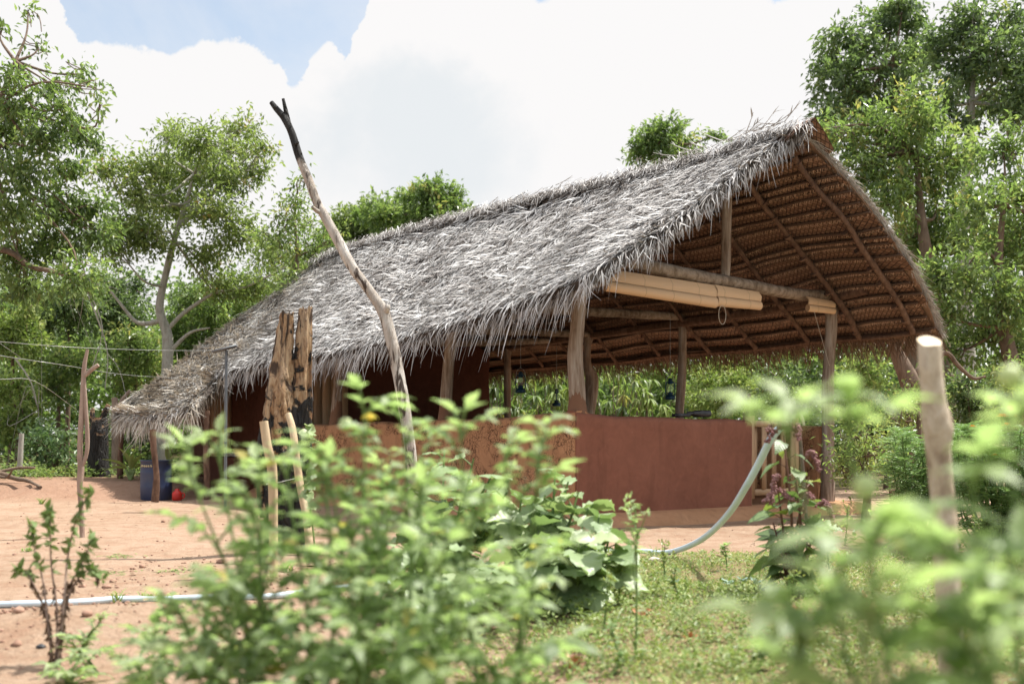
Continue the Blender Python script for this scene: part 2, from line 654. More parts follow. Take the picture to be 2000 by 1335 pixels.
charred('burnt_stump', .62, 1.35, [(.36, (.03, .016, .01)), (.45, (.20, .10, .045)), (.54, (.35, .215, .11)), (.7, (.45, .345, .225))], patch=1.6)
charred('burnt_far', .1, 2.2, [(.3, (.16, .08, .04)), (.6, (.36, .22, .12)), (.8, (.42, .3, .2))], patch=.7)
charred('pole_bark', 2.5, 3.3, [(.28, (.20, .16, .13)), (.45, (.44, .39, .34)), (.58, (.33, .27, .22)), (.72, (.56, .52, .47)), (.85, (.62, .58, .53))], top_black=True, patch=.2)


def mat_thatch():
    m, t, b, out = newmat('thatch_blade')
    tc = t.add('ShaderNodeTexCoord')
    n = t.noise(tc.outputs['Object'], .9, 4, .6)
    f = t.math('ADD', attr(t), t.math('MULTIPLY', t.math('SUBTRACT', n, .5), .35))
    c = ramp(t, f, [(0, (.07, .052, .042)), (.22, (.20, .17, .15)), (.5, (.42, .395, .37)), (.8, (.62, .60, .58)), (1, (.76, .745, .72))])
    t.link(c, b.inputs['Base Color'])
    b.inputs['Roughness'].default_value = .62
    b.inputs['Specular IOR Level'].default_value = .35
    m2, t, b, out = newmat('thatch_tan')
    c = ramp(t, attr(t), [(0, (.14, .10, .07)), (.3, (.34, .27, .20)), (.6, (.54, .48, .40)), (1, (.74, .70, .63))])
    t.link(c, b.inputs['Base Color'])
    b.inputs['Roughness'].default_value = .6
    b.inputs['Specular IOR Level'].default_value = .35
    m3, t, b, out = newmat('thatch_base')
    tc = t.add('ShaderNodeTexCoord')
    n = t.noise(tc.outputs['Object'], 14, 8, .7)
    t.link(t.mix(n, (.025, .018, .014), (.08, .06, .045)), b.inputs['Base Color'])
    b.inputs['Roughness'].default_value = .9
    bump(t, b, n, 1, .05)


mat_thatch()


def mat_woven():
    m, t, b, out = newmat('woven_palm')
    uv = t.add('ShaderNodeUVMap')
    sp = t.add('ShaderNodeSeparateXYZ')
    t.link(uv.outputs[0], sp.inputs[0])
    f = 15.0
    p = t.math('MULTIPLY', t.math('ADD', sp.outputs[0], sp.outputs[1]), f)
    q = t.math('MULTIPLY', t.math('SUBTRACT', sp.outputs[0], sp.outputs[1]), f)
    cmb = t.add('ShaderNodeCombineXYZ')
    t.link(p, cmb.inputs[0])
    t.link(q, cmb.inputs[1])
    ck = t.add('ShaderNodeTexChecker')
    ck.inputs['Scale'].default_value = 1.0
    ck.inputs['Color1'].default_value = (1, 1, 1, 1)
    ck.inputs['Color2'].default_value = (0, 0, 0, 1)
    t.link(cmb.outputs[0], ck.inputs['Vector'])
    ep = t.math('PINGPONG', p, .5)
    eq = t.math('PINGPONG', q, .5)
    gap = t.maprange(t.math('MINIMUM', ep, eq), 0.0, .12, 1, 0)
    tc = t.add('ShaderNodeTexCoord')
    n = t.noise(tc.outputs['Object'], 3.2, 6, .6)
    n2 = t.noise(tc.outputs['Object'], 30, 4, .6)
    tt = t.math('ADD', t.math('MULTIPLY', attr(t), .6), t.math('MULTIPLY', n, .5))
    base = ramp(t, tt, [(.1, (.15, .083, .052)), (.5, (.27, .155, .098)), (.9, (.41, .26, .17))])
    c = t.mix(t.math('MULTIPLY', ck.outputs['Fac'], .45), base, (.10, .045, .026))
    c = t.mix(t.math('MULTIPLY', gap, .8), c, (.03, .014, .009))
    c = t.mix(t.maprange(n2, .3, .75, 0, .35), c, (.07, .035, .022))
    t.link(c, b.inputs['Base Color'])
    b.inputs['Roughness'].default_value = .65
    b.inputs['Specular IOR Level'].default_value = .3
    h = t.math('SUBTRACT', t.math('MULTIPLY', ck.outputs['Fac'], .5), gap)
    bump(t, b, h, .8, .012)
    m2, t, b, out = newmat('palm_brown')
    c = ramp(t, attr(t), [(0, (.06, .034, .022)), (.5, (.22, .13, .08)), (1, (.46, .30, .20))])
    t.link(c, b.inputs['Base Color'])
    b.inputs['Roughness'].default_value = .65


mat_woven()


def mat_mud(name, c1, c2, cracks, dark=(.05, .02, .012)):
    m, t, b, out = newmat(name)
    tc = t.add('ShaderNodeTexCoord')
    o = tc.outputs['Object']
    n1 = t.noise(o, 1.7, 5, .6, .4)
    n2 = t.noise(o, 55, 6, .7)
    n3 = t.noise(o, 8, 6, .6, 1.2)
    c = t.mix(t.maprange(n1, .3, .7), c1, c2)
    c = t.mix(t.maprange(n3, .35, .75, 0, .4), c, tuple(q * 1.35 for q in c1))
    c = t.mix(t.maprange(n2, .62, .9, 0, .3), c, tuple(q * .4 for q in c1))
    sp = t.add('ShaderNodeTexVoronoi')
    sp.inputs['Scale'].default_value = 9
    t.link(o, sp.inputs['Vector'])
    fleck = t.maprange(sp.outputs['Distance'], .012, .03, 1, 0)
    c = t.mix(t.math('MULTIPLY', fleck, .8), c, (.62, .50, .42))
    mpv = t.add('ShaderNodeMapping')
    mpv.inputs['Scale'].default_value = (5, 5, .9)
    t.link(o, mpv.inputs[0])
    c = t.mix(t.maprange(t.noise(mpv.outputs[0], 1.6, 5, .65, .5), .52, .75, 0, .35), c, tuple(q * .45 for q in c1))
    c = t.mix(t.maprange(n1, .62, .72, 0, .35, True), c, (min(1, c1[0] * 1.35), c1[1] * 1.75, c1[2] * 1.7))
    h = t.math('ADD', t.math('MULTIPLY', n2, .25), t.math('MULTIPLY', n3, .6))
    if cracks:
        wob = t.add('ShaderNodeVectorMath', operation='ADD')
        nn = t.add('ShaderNodeTexNoise')
        nn.inputs['Scale'].default_value = 6
        nn.inputs['Detail'].default_value = 5
        t.link(o, nn.inputs['Vector'])
        sc = t.add('ShaderNodeVectorMath', operation='SCALE')
        sc.inputs['Scale'].default_value = .34
        t.link(nn.outputs['Color'], sc.inputs[0])
        t.link(o, wob.inputs[0])
        t.link(sc.outputs[0], wob.inputs[1])
        total = None
        for scale, wid, lo in ((8.0, .034, .44), (17.0, .045, .47)):
            v = t.add('ShaderNodeTexVoronoi')
            v.feature = 'DISTANCE_TO_EDGE'
            v.inputs['Scale'].default_value = scale
            t.link(wob.outputs[0], v.inputs['Vector'])
            ln = t.maprange(v.outputs['Distance'], wid * .35, wid, 1, 0)
            k = t.math('MULTIPLY', ln, t.maprange(t.noise(o, 2.6, 3, .6), lo, lo + .08))
            total = k if total is None else t.math('MAXIMUM', total, k)
        c = t.mix(t.math('MULTIPLY', total, .85), c, dark)
        h = t.math('SUBTRACT', h, t.math('MULTIPLY', total, 1.2))
    t.link(c, b.inputs['Base Color'])
    b.inputs['Roughness'].default_value = .92
    b.inputs['Specular IOR Level'].default_value = .15
    bump(t, b, h, .55, .015)
    return m


mat_mud('mud_red', (.25, .102, .066), (.185, .074, .048), False)
mat_mud('mud_cracked', (.46, .24, .125), (.37, .18, .09), True)
mat_mud('mud_plinth', (.42, .23, .13), (.33, .17, .09), False)
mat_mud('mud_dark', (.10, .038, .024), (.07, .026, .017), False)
mat_mud('mud_collar', (.17, .095, .06), (.20, .10, .06), False)


def mat_ground():
    m, t, b, out = newmat('soil')
    tc = t.add('ShaderNodeTexCoord')
    o = tc.outputs['Object']
    sp = t.add('ShaderNodeSeparateXYZ')
    t.link(o, sp.inputs[0])
    n1 = t.noise(o, .55, 6, .6, .4)
    n2 = t.noise(o, 5, 8, .65)
    n3 = t.noise(o, 60, 6, .7)
    c = t.mix(t.maprange(n1, .35, .65), (.38, .265, .185), (.30, .20, .13))
    c = t.mix(t.maprange(n2, .42, .72, 0, .55), c, (.45, .335, .25))
    c = t.mix(t.maprange(n2, .5, .25, 0, .8), c, (.29, .165, .11))
    c = t.mix(t.maprange(n3, .5, .72, 0, .6), c, (.22, .12, .075))
    n4 = t.noise(o, 17, 7, .7, .6)
    c = t.mix(t.maprange(n4, .54, .70, 0, .55), c, (.26, .145, .09))
    c = t.mix(t.maprange(n4, .44, .30, 0, .45), c, (.48, .37, .28))
    # weathered litter-strewn bed soil at the right, leaf litter in the woods
    wob = t.math('MULTIPLY', t.math('SUBTRACT', n2, .5), 2.2)
    gx = t.math('ADD', sp.outputs[0], wob)
    gy = t.math('ADD', sp.outputs[1], wob)
    bed = t.math('MULTIPLY', t.maprange(gx, -.1, .6, 0, 1, True), t.maprange(gy, 7.6, 6.9, 0, 1, True))
    moss = t.mix(n3, (.13, .125, .045), (.30, .235, .12))
    c = t.mix(t.math('MULTIPLY', bed, .8), c, moss)
    tone = t.math('MULTIPLY', t.maprange(gy, 14.6, 15.6, 0, 1, True), t.maprange(gx, -4.2, -5.4, 0, 1, True))  # mask for a darker, redder soil colour on the left bank
    c = t.mix(t.math('MULTIPLY', tone, .75), c, t.mix(n2, (.24, .13, .085), (.36, .22, .15)))
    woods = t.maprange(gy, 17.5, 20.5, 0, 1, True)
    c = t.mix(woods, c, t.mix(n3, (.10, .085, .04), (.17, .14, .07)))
    t.link(c, b.inputs['Base Color'])
    b.inputs['Roughness'].default_value = .95
    b.inputs['Specular IOR Level'].default_value = .1
    h = t.math('ADD', t.math('ADD', t.math('MULTIPLY', n3, .5), t.math('MULTIPLY', n2, 1.6)), t.math('MULTIPLY', n4, 1.1))
    bump(t, b, h, .8, .03)


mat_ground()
simplemat('pebble', (.40, .25, .18), .95, col2=(.22, .12, .08), nscale=20, bumpy=.5)
simplemat('stone_pale', (.58, .50, .42), .9, col2=(.38, .30, .24), nscale=9, bumpy=.5)
simplemat('pipe_pvc', (.60, .70, .76), .38, col2=(.50, .60, .66), nscale=5, spec=.5)
simplemat('pipe_cloth', (.45, .42, .34), .8, col2=(.42, .36, .25), nscale=30, bumpy=.5)
simplemat('barrel_blue', (.018, .032, .085), .5, col2=(.04, .05, .085), nscale=6, spec=.5)
simplemat('barrel_mark', (.45, .38, .22), .8)
simplemat('red_plastic', (.55, .03, .02), .4)
simplemat('lantern_blue', (.012, .055, .10), .35, metal=.3, col2=(.01, .035, .06), nscale=20)
m_, t_, b_, o_ = newmat('glass')
b_.inputs['Base Color'].default_value = (.9, .95, .93, 1)
b_.inputs['Roughness'].default_value = .05
b_.inputs['Transmission Weight'].default_value = .92
b_.inputs['IOR'].default_value = 1.05
simplemat('wire', (.52, .52, .50), .4, metal=.5)
simplemat('cord', (.55, .48, .38), .8)
simplemat('metal_grey', (.10, .11, .12), .5, metal=.3, col2=(.16, .17, .18), nscale=8)
simplemat('black_plastic', (.015, .015, .017), .4, col2=(.05, .05, .055), nscale=14)
simplemat('paper_pale', (.55, .52, .45), .8, col2=(.30, .26, .2), nscale=20)


def mat_bamboo():
    m, t, b, out = newmat('bamboo_blind')
    uv = t.add('ShaderNodeUVMap')
    sp = t.add('ShaderNodeSeparateXYZ')
    t.link(uv.outputs[0], sp.inputs[0])
    w = t.math('PINGPONG', t.math('MULTIPLY', sp.outputs[1], 170), 1.0)
    ln = t.maprange(w, 0.0, .25, 1, 0)
    th = t.maprange(t.math('PINGPONG', t.math('MULTIPLY', sp.outputs[0], 5.2), 1.0), 0, .035, 1, 0)
    mp = t.add('ShaderNodeMapping')
    mp.inputs['Scale'].default_value = (3, 150, 1)
    t.link(uv.outputs[0], mp.inputs[0])
    n = t.noise(mp.outputs[0], 1.0, 4, .6)
    c = t.mix(n, (.74, .50, .30), (.58, .37, .20))
    c = t.mix(t.math('MULTIPLY', ln, .4), c, (.30, .17, .08))
    c = t.mix(t.math('MULTIPLY', th, .6), c, (.25, .15, .08))
    t.link(c, b.inputs['Base Color'])
    b.inputs['Roughness'].default_value = .55
    bump(t, b, w, .4, .003)


mat_bamboo()


def mat_plank():
    m, t, b, out = newmat('plank')
    tc = t.add('ShaderNodeTexCoord')
    mp = t.add('ShaderNodeMapping')
    mp.inputs['Scale'].default_value = (12, 12, .8)
    t.link(tc.outputs['Object'], mp.inputs[0])
    n = t.noise(mp.outputs[0], 2.0, 6, .6, .6)
    f = t.math('ADD', t.math('MULTIPLY', n, .7), t.math('MULTIPLY', attr(t), .45))
    t.link(ramp(t, f, [(.2, (.24, .14, .07)), (.5, (.44, .27, .15)), (.8, (.52, .36, .22))]), b.inputs['Base Color'])
    b.inputs['Roughness'].default_value = .65
    bump(t, b, n, .3, .008)


mat_plank()


# ================================================================== GROUND
def build_ground():
    def axis(lo, hi, n, p=2.2):
        u = np.linspace(-1, 1, n)
        s = np.sign(u) * np.abs(u) ** p
        return np.where(s < 0, -s * lo, s * hi)
    xs = axis(-140, 140, 260, 2.6)
    u = np.linspace(0, 1, 300)
    ys = -6 + 8 * u + 260 * u ** 3.4
    X, Y = np.meshgrid(xs, ys, indexing='ij')
    Z = gh_base(X, Y)
    fine = np.zeros_like(Z)
    for i in range(X.shape[0]):
        for j in range(X.shape[1]):
            x, y = X[i, j], Y[i, j]
            if abs(x) < 30 and y < 50:
                fine[i, j] = mnoise.noise(Vector((x * .9, y * .9, 3))) * .03 + mnoise.noise(Vector((x * 3.1, y * 3.1, 8))) * .012
    P = np.stack([X, Y, Z + fine], -1)
    mb = MB()
    mb.grid(P.transpose(1, 0, 2)[:, ::1])
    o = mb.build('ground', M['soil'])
    # keep object coordinates equal to world coordinates
    me = o.data
    me.transform(__import__('mathutils').Matrix.Translation(o.location))
    o.location = (0, 0, 0)
    tag(o, kind='structure')


build_ground()


def scatter_clods():
    mb = MB()
    for k in range(2200):
        if k < 1500:
            x = RS.uniform(-2.6, .4)
            y = RS.uniform(3.4, 7.5)
        else:
            x = RS.uniform(-8, 3)
            y = RS.uniform(6, 16)
        r = RS.uniform(.003, .009) * (1 + (RS.rand() < .06) * 1.6)
        c = ground(x, y) + [0, 0, r * .3]
        mb.ball(c, r, 6, 4, RS.rand(), squash=(1.2, 1, .75), rough=.5)
    o = mb.build('gravel', M['pebble'])
    tag(o, kind='stuff')


scatter_clods()


def leaf_litter():
    n = 900
    x = np.concatenate([RS.uniform(-2.6, .6, 350), RS.uniform(-9, 3.5, 550)])
    y = np.concatenate([RS.uniform(3.5, 8, 350), RS.uniform(7, 18, 550)])
    mb = MB()
    B = np.stack([x, y, np.array([gh(a, b) for a, b in zip(x, y)]) + .006], -1)
    D = np.append(RS.normal(0, 1, (n, 2)), RS.uniform(-.05, .25, n)[:, None], 1)
    L = RS.uniform(.015, .05, n)
    mb.inst(T_OVAL, B, D, np.repeat(UP[None], n, 0) + rdir(n) * .35, L, L * .5, RS.uniform(0, .9, n))
    m = 260
    x = RS.uniform(-7, 2.5, m)
    y = 3.6 + RS.rand(m) ** 1.3 * 13
    B = np.stack([x, y, np.array([gh(a, b) for a, b in zip(x, y)]) + .006], -1)
    L = RS.uniform(.04, .16, m)
    mb.blades(B, np.append(RS.normal(0, 1, (m, 2)), np.full((m, 1), .04), 1), np.repeat(UP[None], m, 0), L, RS.uniform(.003, .007, m), L * .02, L * RS.normal(0, .3, m), RS.uniform(0, .5, m), 3)
    tag(mb.build('leaf_litter', M['litter'], smooth=False), kind='stuff')


# ================================================================== LEAF TEMPLATES
T_RH = (np.array([[0, 0, 0], [.5, .42, .08], [0, 1, -.10], [-.5, .42, .08]]), np.array([[0, 1, 2], [0, 2, 3]]))


def strip_template(prof, fold=.12, curl=.18, wavy=0.0, cols=3, seed=1):
    rs = np.random.RandomState(seed)
    V = []
    xs = np.linspace(-1, 1, cols)
    for y, w in prof:
        for x in xs:
            z = fold * abs(x) * w * 1.2 - curl * y * y
            if wavy and abs(x) > .9:
                z += rs.uniform(-wavy, wavy)
            V.append([x * w, y - abs(x) * .05 * (w > .1), z])
    n = len(prof)
    i = np.arange(n - 1)[:, None] * cols
    j = np.arange(cols - 1)[None]
    Fq = np.stack([i + j, i + j + 1, i + cols + j + 1, i + cols + j], -1).reshape(-1, 4)
    return np.array(V), Fq


T_OVAL = strip_template([(0, .01), (.3, .38), (.62, .36), (1, .01)], .15, .18)
T_LONG = strip_template([(0, .02), (.25, .42), (.6, .40), (1, .01)], .18, .55)
TOM = [(0, .03), (.07, .22), (.16, .34), (.22, .25), (.33, .50), (.42, .36), (.52, .44), (.60, .28), (.72, .30), (.80, .17), (1, .0)]
T_TOM = [strip_template(TOM, .22, .25, .03, 3, 1), strip_template(TOM, .12, .5, .05, 3, 2), strip_template(TOM, .35, .1, .04, 3, 3)]
EGG = [(0, .05), (.06, .26), (.16, .42), (.28, .50), (.38, .45), (.48, .48), (.58, .38), (.7, .36), (.8, .22), (.9, .15), (1, .0)]
T_EGG = [strip_template(EGG, .16, .22, .07, 5, 4), strip_template(EGG, -.10, .35, .08, 5, 5), strip_template(EGG, .30, .12, .07, 5, 6)]
T_AMA = [strip_template([(0, .03), (.1, .2), (.3, .40), (.5, .40), (.7, .28), (.88, .1), (1, 0)], .15, .45, .03, 3, 7),
         strip_template([(0, .03), (.1, .2), (.3, .42), (.5, .38), (.7, .24), (.88, .08), (1, 0)], .3, .3, .04, 3, 8)]


leafmat('litter', [(0, (.10, .06, .04)), (.5, (.26, .17, .11)), (1, (.44, .34, .22))], .1, .7, .2, tcol=(1.1, .9, .7))
leaf_litter()

# ================================================================== TREES AND BUSHES
def sprays(mb, C, RX, n, leaf, per=10, wl=.42, tmpl=T_RH, spread=.22, droop=.35, tint=.45, shell=.45, tvar=.35, hot=.02, mat=0):
    """leaf sprays inside an ellipsoid C, RX; returns spray centres"""
    C = np.asarray(C, float)
    RX = np.asarray(RX, float)
    d = rdir(n)
    r = RS.rand(n) ** shell
    P = C + d * RX * r[:, None]
    ax = norm(d + .6 * rdir(n) + np.array([0, 0, .25]))
    st = tint + RS.normal(size=n) * tvar * .5
    k = per
    B = np.repeat(P, k, 0) + np.repeat(ax, k, 0) * (RS.uniform(-1, 1, n * k) * spread)[:, None] + RS.normal(size=(n * k, 3)) * spread * .33
    D = norm(np.repeat(ax, k, 0) * .8 + rdir(n * k) * .9 - UP * droop)
    N = norm(rdir(n * k) * .8 + UP * 1.0)
    L = leaf * RS.uniform(.65, 1.3, n * k)
    tt = np.repeat(st, k) + RS.normal(size=n * k) * tvar * .45
    tt = np.clip(tt, 0, .9)
    hotm = np.repeat(RS.rand(n) < hot, k)
    tt[hotm] = RS.uniform(.9, 1, hotm.sum())
    mb.inst(tmpl, B, D, N, L, L * wl, tt, mat)
    return P


def tree(name, label, cat, Z, clumps, trunk, leaf=.11, mat='leaf_tree_mid', bark='bark_brown', dens=1.0, depth=1.0, group=None, per=11,
         spread=.22, droop=.35, tmpl=T_RH, wl=.42, hot=.02, trunk_r=.12, tint=.45, limbs=True, branches=(), shell=.5, gx=None):
    """clumps: photo ellipses (x, y, rx, ry) at depth Z; trunk: photo path from the ground up"""
    tr = []
    for q in trunk:
        zz = Z + (q[2] if len(q) > 2 else 0)
        tr.append(px(q[0], q[1], zz))
    tr = np.array(tr)
    g = gh(tr[0][0], tr[0][1])
    tr[0][2] = g - .08
    root = thing(name, (tr[0][0], tr[0][1], g), label, cat, group)
    tm = MB()
    n = len(tr)
    rad = trunk_r * np.linspace(1.15, .24, n)
    rad[0] *= 1.25
    tm.tube(tr, rad, 9, sub=5, rough=.14, nscale=4)
    for (path, r0) in branches:
        bp = np.array([px(q[0], q[1], Z + (q[2] if len(q) > 2 else 0)) for q in path])
        tm.tube(bp, np.linspace(r0, r0 * .35, len(bp)), 7, sub=4, rough=.12, nscale=5)
    cm = MB()
    sub_t = tr[len(tr) // 2:]
    for (cx, cy, rx, ry) in clumps:
        dz = RS.uniform(-1, 1) * depth
        C = px(cx, cy, Z + dz)
        s = (Z + dz) / F
        RX = np.array([rx * s, min(max(rx, ry), 130) * s * .85, ry * s])
        vol = (rx * s) * (ry * s) * math.pi
        ns = int(max(3, vol * 68 * dens * (.11 / leaf) ** 1.5))
        P = sprays(cm, C, RX, ns, leaf, int(per * 1.7), wl, tmpl, spread, droop, tint + RS.uniform(-.08, .10), shell, hot=hot)
        if limbs:
            # limb from the nearest trunk point, then twigs
            st = sub_t[np.argmin(np.linalg.norm(sub_t - C, axis=1) + RS.rand(len(sub_t)) * .6)]
            mid = st * .45 + C * .55 + RS.normal(size=3) * .12 * np.linalg.norm(C - st) - UP * .08 * np.linalg.norm(C - st)
            tm.tube([st, mid, C], [min(.06, trunk_r * .26), min(.035, trunk_r * .15), .012], 6, sub=4, rough=.1)
            for q in P[RS.permutation(len(P))[:max(5, len(P) // 22)]]:
                a = mid * .35 + C * .65 + RS.normal(size=3) * .1
                tm.tube([a, (a + q) / 2 + RS.normal(size=3) * .06, q], [min(.02, trunk_r * .07), .009, .004], 4, sub=2, cap=False)
    tm.build('trunk', M[bark], root)
    cm.build('crown', M[mat], root, smooth=False)
    return root


def build_trees():
    GR = 'large trees rising behind the right end of the hut'
    tree('tall_tree', 'tall dark green tree whose top juts up directly right of the hut ridge', 'tree', 27,
         [(1655, 80, 52, 48), (1610, 120, 30, 30), (1745, 45, 58, 50), (1765, 10, 40, 30), (1640, 165, 55, 50), (1730, 140, 90, 60), (1690, 215, 80, 45),
          (1790, 100, 40, 50), (1620, 215, 30, 35), (1760, 240, 80, 60), (1660, 270, 30, 22)],
         [(1800, 880), (1790, 700), (1770, 450), (1755, 250), (1740, 130)], .17, 'leaf_tree_dark', dens=1.0, depth=.8, group=GR, trunk_r=.3, per=12, droop=.5, hot=.02)
    tree('tall_tree', 'tall dark tree at the top right corner with a bare grey stem', 'tree', 25,
         [(1880, 50, 50, 35), (1905, 35, 40, 28), (1975, 40, 45, 35), (1960, 110, 80, 60), (1880, 120, 70, 60), (1840, 90, 35, 40), (1845, 190, 45, 40), (1935, 190, 60, 50), (1995, 190, 60, 80), (2070, 120, 70, 110), (1880, 240, 40, 30)],
         [(1890, 880), (1885, 600), (1887, 420), (1891, 300), (1897, 200), (1903, 110)], .16, 'leaf_tree_dark', 'bark_pale', dens=.95, depth=.8, group=GR, trunk_r=.20, per=12, droop=.5, hot=.01)
    tree('broad_tree', 'broad bright green tree with orange tipped shoots just beyond the gable peak', 'tree', 21,
         [(1640, 265, 45, 40), (1720, 250, 60, 45), (1790, 230, 80, 55), (1700, 310, 60, 45), (1780, 320, 90, 60), (1860, 310, 70, 60), (1740, 390, 70, 50),
          (1830, 400, 90, 60), (1690, 350, 40, 40), (1790, 470, 60, 50), (1870, 470, 70, 50), (1615, 250, 25, 16)],
         [(1850, 870), (1840, 700), (1820, 560), (1800, 430), (1790, 300)], .135, 'leaf_tree_mid', dens=1.0, depth=.8, group=GR, trunk_r=.2, hot=.09, tint=.5)
    tree('broad_tree', 'leafy green tree along the right edge beside the hut eave, nearest of the row', 'tree', 17.5,
         [(1960, 290, 60, 60), (1990, 380, 60, 70), (1920, 400, 60, 50), (1970, 480, 70, 60), (1880, 540, 70, 50), (1960, 580, 70, 60), (1850, 610, 50, 45),
          (1910, 650, 70, 50), (1990, 680, 60, 60), (1830, 540, 40, 40), (2080, 450, 80, 160), (1870, 690, 40, 28)],
         [(1990, 880), (1985, 760), (1960, 640), (1950, 520), (1960, 400)], .12, 'leaf_tree_mid', dens=1.0, depth=.7, group=GR, trunk_r=.16, hot=.02, tint=.5)
    tree('dead_tree', 'thick dark leaning trunk in shade behind the right eave', 'tree', 15.5,
         [(1740, 640, 40, 30)],
         [(1812, 850), (1800, 800), (1775, 740), (1752, 690), (1740, 640)], .12, 'leaf_tree_dark', 'bark_brown', dens=.5, trunk_r=.2,
         branches=[([(1775, 740), (1820, 700), (1850, 690), (1870, 712), (1900, 738), (1925, 735)], .05)])
    # left group
    tree('big_tree', 'big sparse tree at the left edge reaching out of the top of the picture', 'tree', 17,
         [(20, 150, 50, 22), (75, 95, 26, 9), (5, 50, 10, 6), (55, 20, 8, 4), (110, 170, 40, 20), (160, 145, 26, 16), (188, 172, 14, 14), (40, 205, 56, 30), (120, 215, 44, 24), (195, 203, 12, 5),
          (10, 250, 60, 50), (90, 265, 60, 36), (150, 260, 50, 24), (190, 285, 24, 14), (50, 330, 80, 36), (135, 330, 50, 30), (20, 410, 60, 50), (100, 400, 70, 36), (170, 400, 50, 36),
          (30, 500, 70, 40), (110, 470, 70, 40), (180, 460, 60, 36), (60, 560, 80, 30), (150, 540, 70, 36), (-80, 260, 50, 80), (-70, 440, 70, 110)],
         [(-60, 900), (-50, 700), (-40, 480), (-20, 300), (0, 200), (30, 120)], .115, 'leaf_tree_mid', dens=1.5, depth=1.0, trunk_r=.11, per=9, spread=.2, hot=.0, tint=.42, droop=.6,
         branches=[([(-40, 480), (20, 492), (60, 520), (120, 535), (180, 575)], .06), ([(-20, 300), (20, 280), (100, 300)], .04)])
    tree('pale_trunk_tree', 'tree with a crooked pale grey trunk rising behind the low thatched lean-to', 'tree', 22,
         [(300, 325, 60, 36), (380, 275, 60, 36), (335, 262, 30, 22), (470, 250, 40, 24), (455, 290, 60, 26), (515, 288, 28, 16), (370, 335, 80, 36), (270, 375, 60, 36), (440, 345, 70, 36), (500, 330, 36, 22),
          (340, 400, 80, 36), (250, 440, 60, 40), (420, 410, 60, 34), (300, 460, 60, 36), (460, 460, 60, 34), (540, 500, 60, 36), (400, 500, 60, 30), (210, 330, 40, 30), (225, 480, 50, 40), (500, 560, 60, 36), (430, 560, 50, 30)],
         [(318, 905), (312, 820), (325, 740), (326, 655), (312, 605), (318, 560), (340, 470), (362, 400), (380, 340)], .11, 'leaf_olive', 'bark_pale', dens=1.5, depth=1.2, trunk_r=.13, per=9, hot=.012, tint=.5,
         branches=[([(318, 625), (285, 632), (262, 625), (235, 592), (212, 563)], .06), ([(330, 640), (360, 610), (420, 572), (480, 560), (560, 520)], .05),
                   ([(350, 440), (395, 400), (440, 350), (490, 300)], .06), ([(328, 690), (370, 650), (410, 640)], .05)])
    tree('vine_tree', 'small bright tree with a thin vine sprig left of the leaning forked pole', 'tree', 20,
         [(570, 395, 34, 26), (560, 430, 40, 34), (600, 440, 34, 30), (590, 345, 12, 8), (580, 360, 10, 12), (540, 470, 50, 34), (600, 490, 50, 40), (640, 470, 34, 36), (560, 545, 60, 40), (620, 550, 36, 30)],
         [(560, 900), (565, 750), (575, 600), (580, 500), (575, 420)], .10, 'leaf_tree_mid', dens=.75, depth=.6, trunk_r=.07, tint=.55, per=9)
    tree('round_tree', 'rounded blue green tree top above the hut ridge, right of the leaning pole', 'tree', 40,
         [(840, 392, 56, 40), (885, 405, 36, 40), (795, 412, 46, 34), (845, 368, 36, 22), (860, 430, 66, 34), (740, 420, 50, 34)],
         [(850, 870), (850, 700), (845, 560), (845, 430)],   .20, 'leaf_tree_mid', dens=1.25, depth=.8, trunk_r=.3, tint=.5, per=12)
    tree('hill_tree', 'wide olive tree top sloping down between the pole and the rounded tree', 'tree', 44,
         [(760, 410, 50, 30), (720, 430, 50, 34), (680, 440, 40, 34), (650, 470, 40, 40), (790, 450, 60, 34), (720, 480, 70, 40), (650, 540, 60, 60), (600, 560, 60, 60)],
         [(720, 870), (720, 700), (720, 560), (725, 450)], .22, 'leaf_olive', dens=1.5, depth=1, trunk_r=.3, tint=.4, hot=0)
    tree('distant_tree', 'small tree top peeping over the right half of the thatched ridge', 'tree', 33,
         [(1298, 252, 40, 24), (1268, 275, 42, 26), (1325, 275, 44, 24), (1250, 298, 30, 22), (1405, 265, 22, 12), (1300, 305, 70, 24)],
         [(1300, 870), (1300, 600), (1298, 400), (1298, 270)], .18, 'leaf_tree_mid', dens=1.3, depth=.6, trunk_r=.2)
    # understorey on the left
    GU = 'bushes of the undergrowth left of the hut'
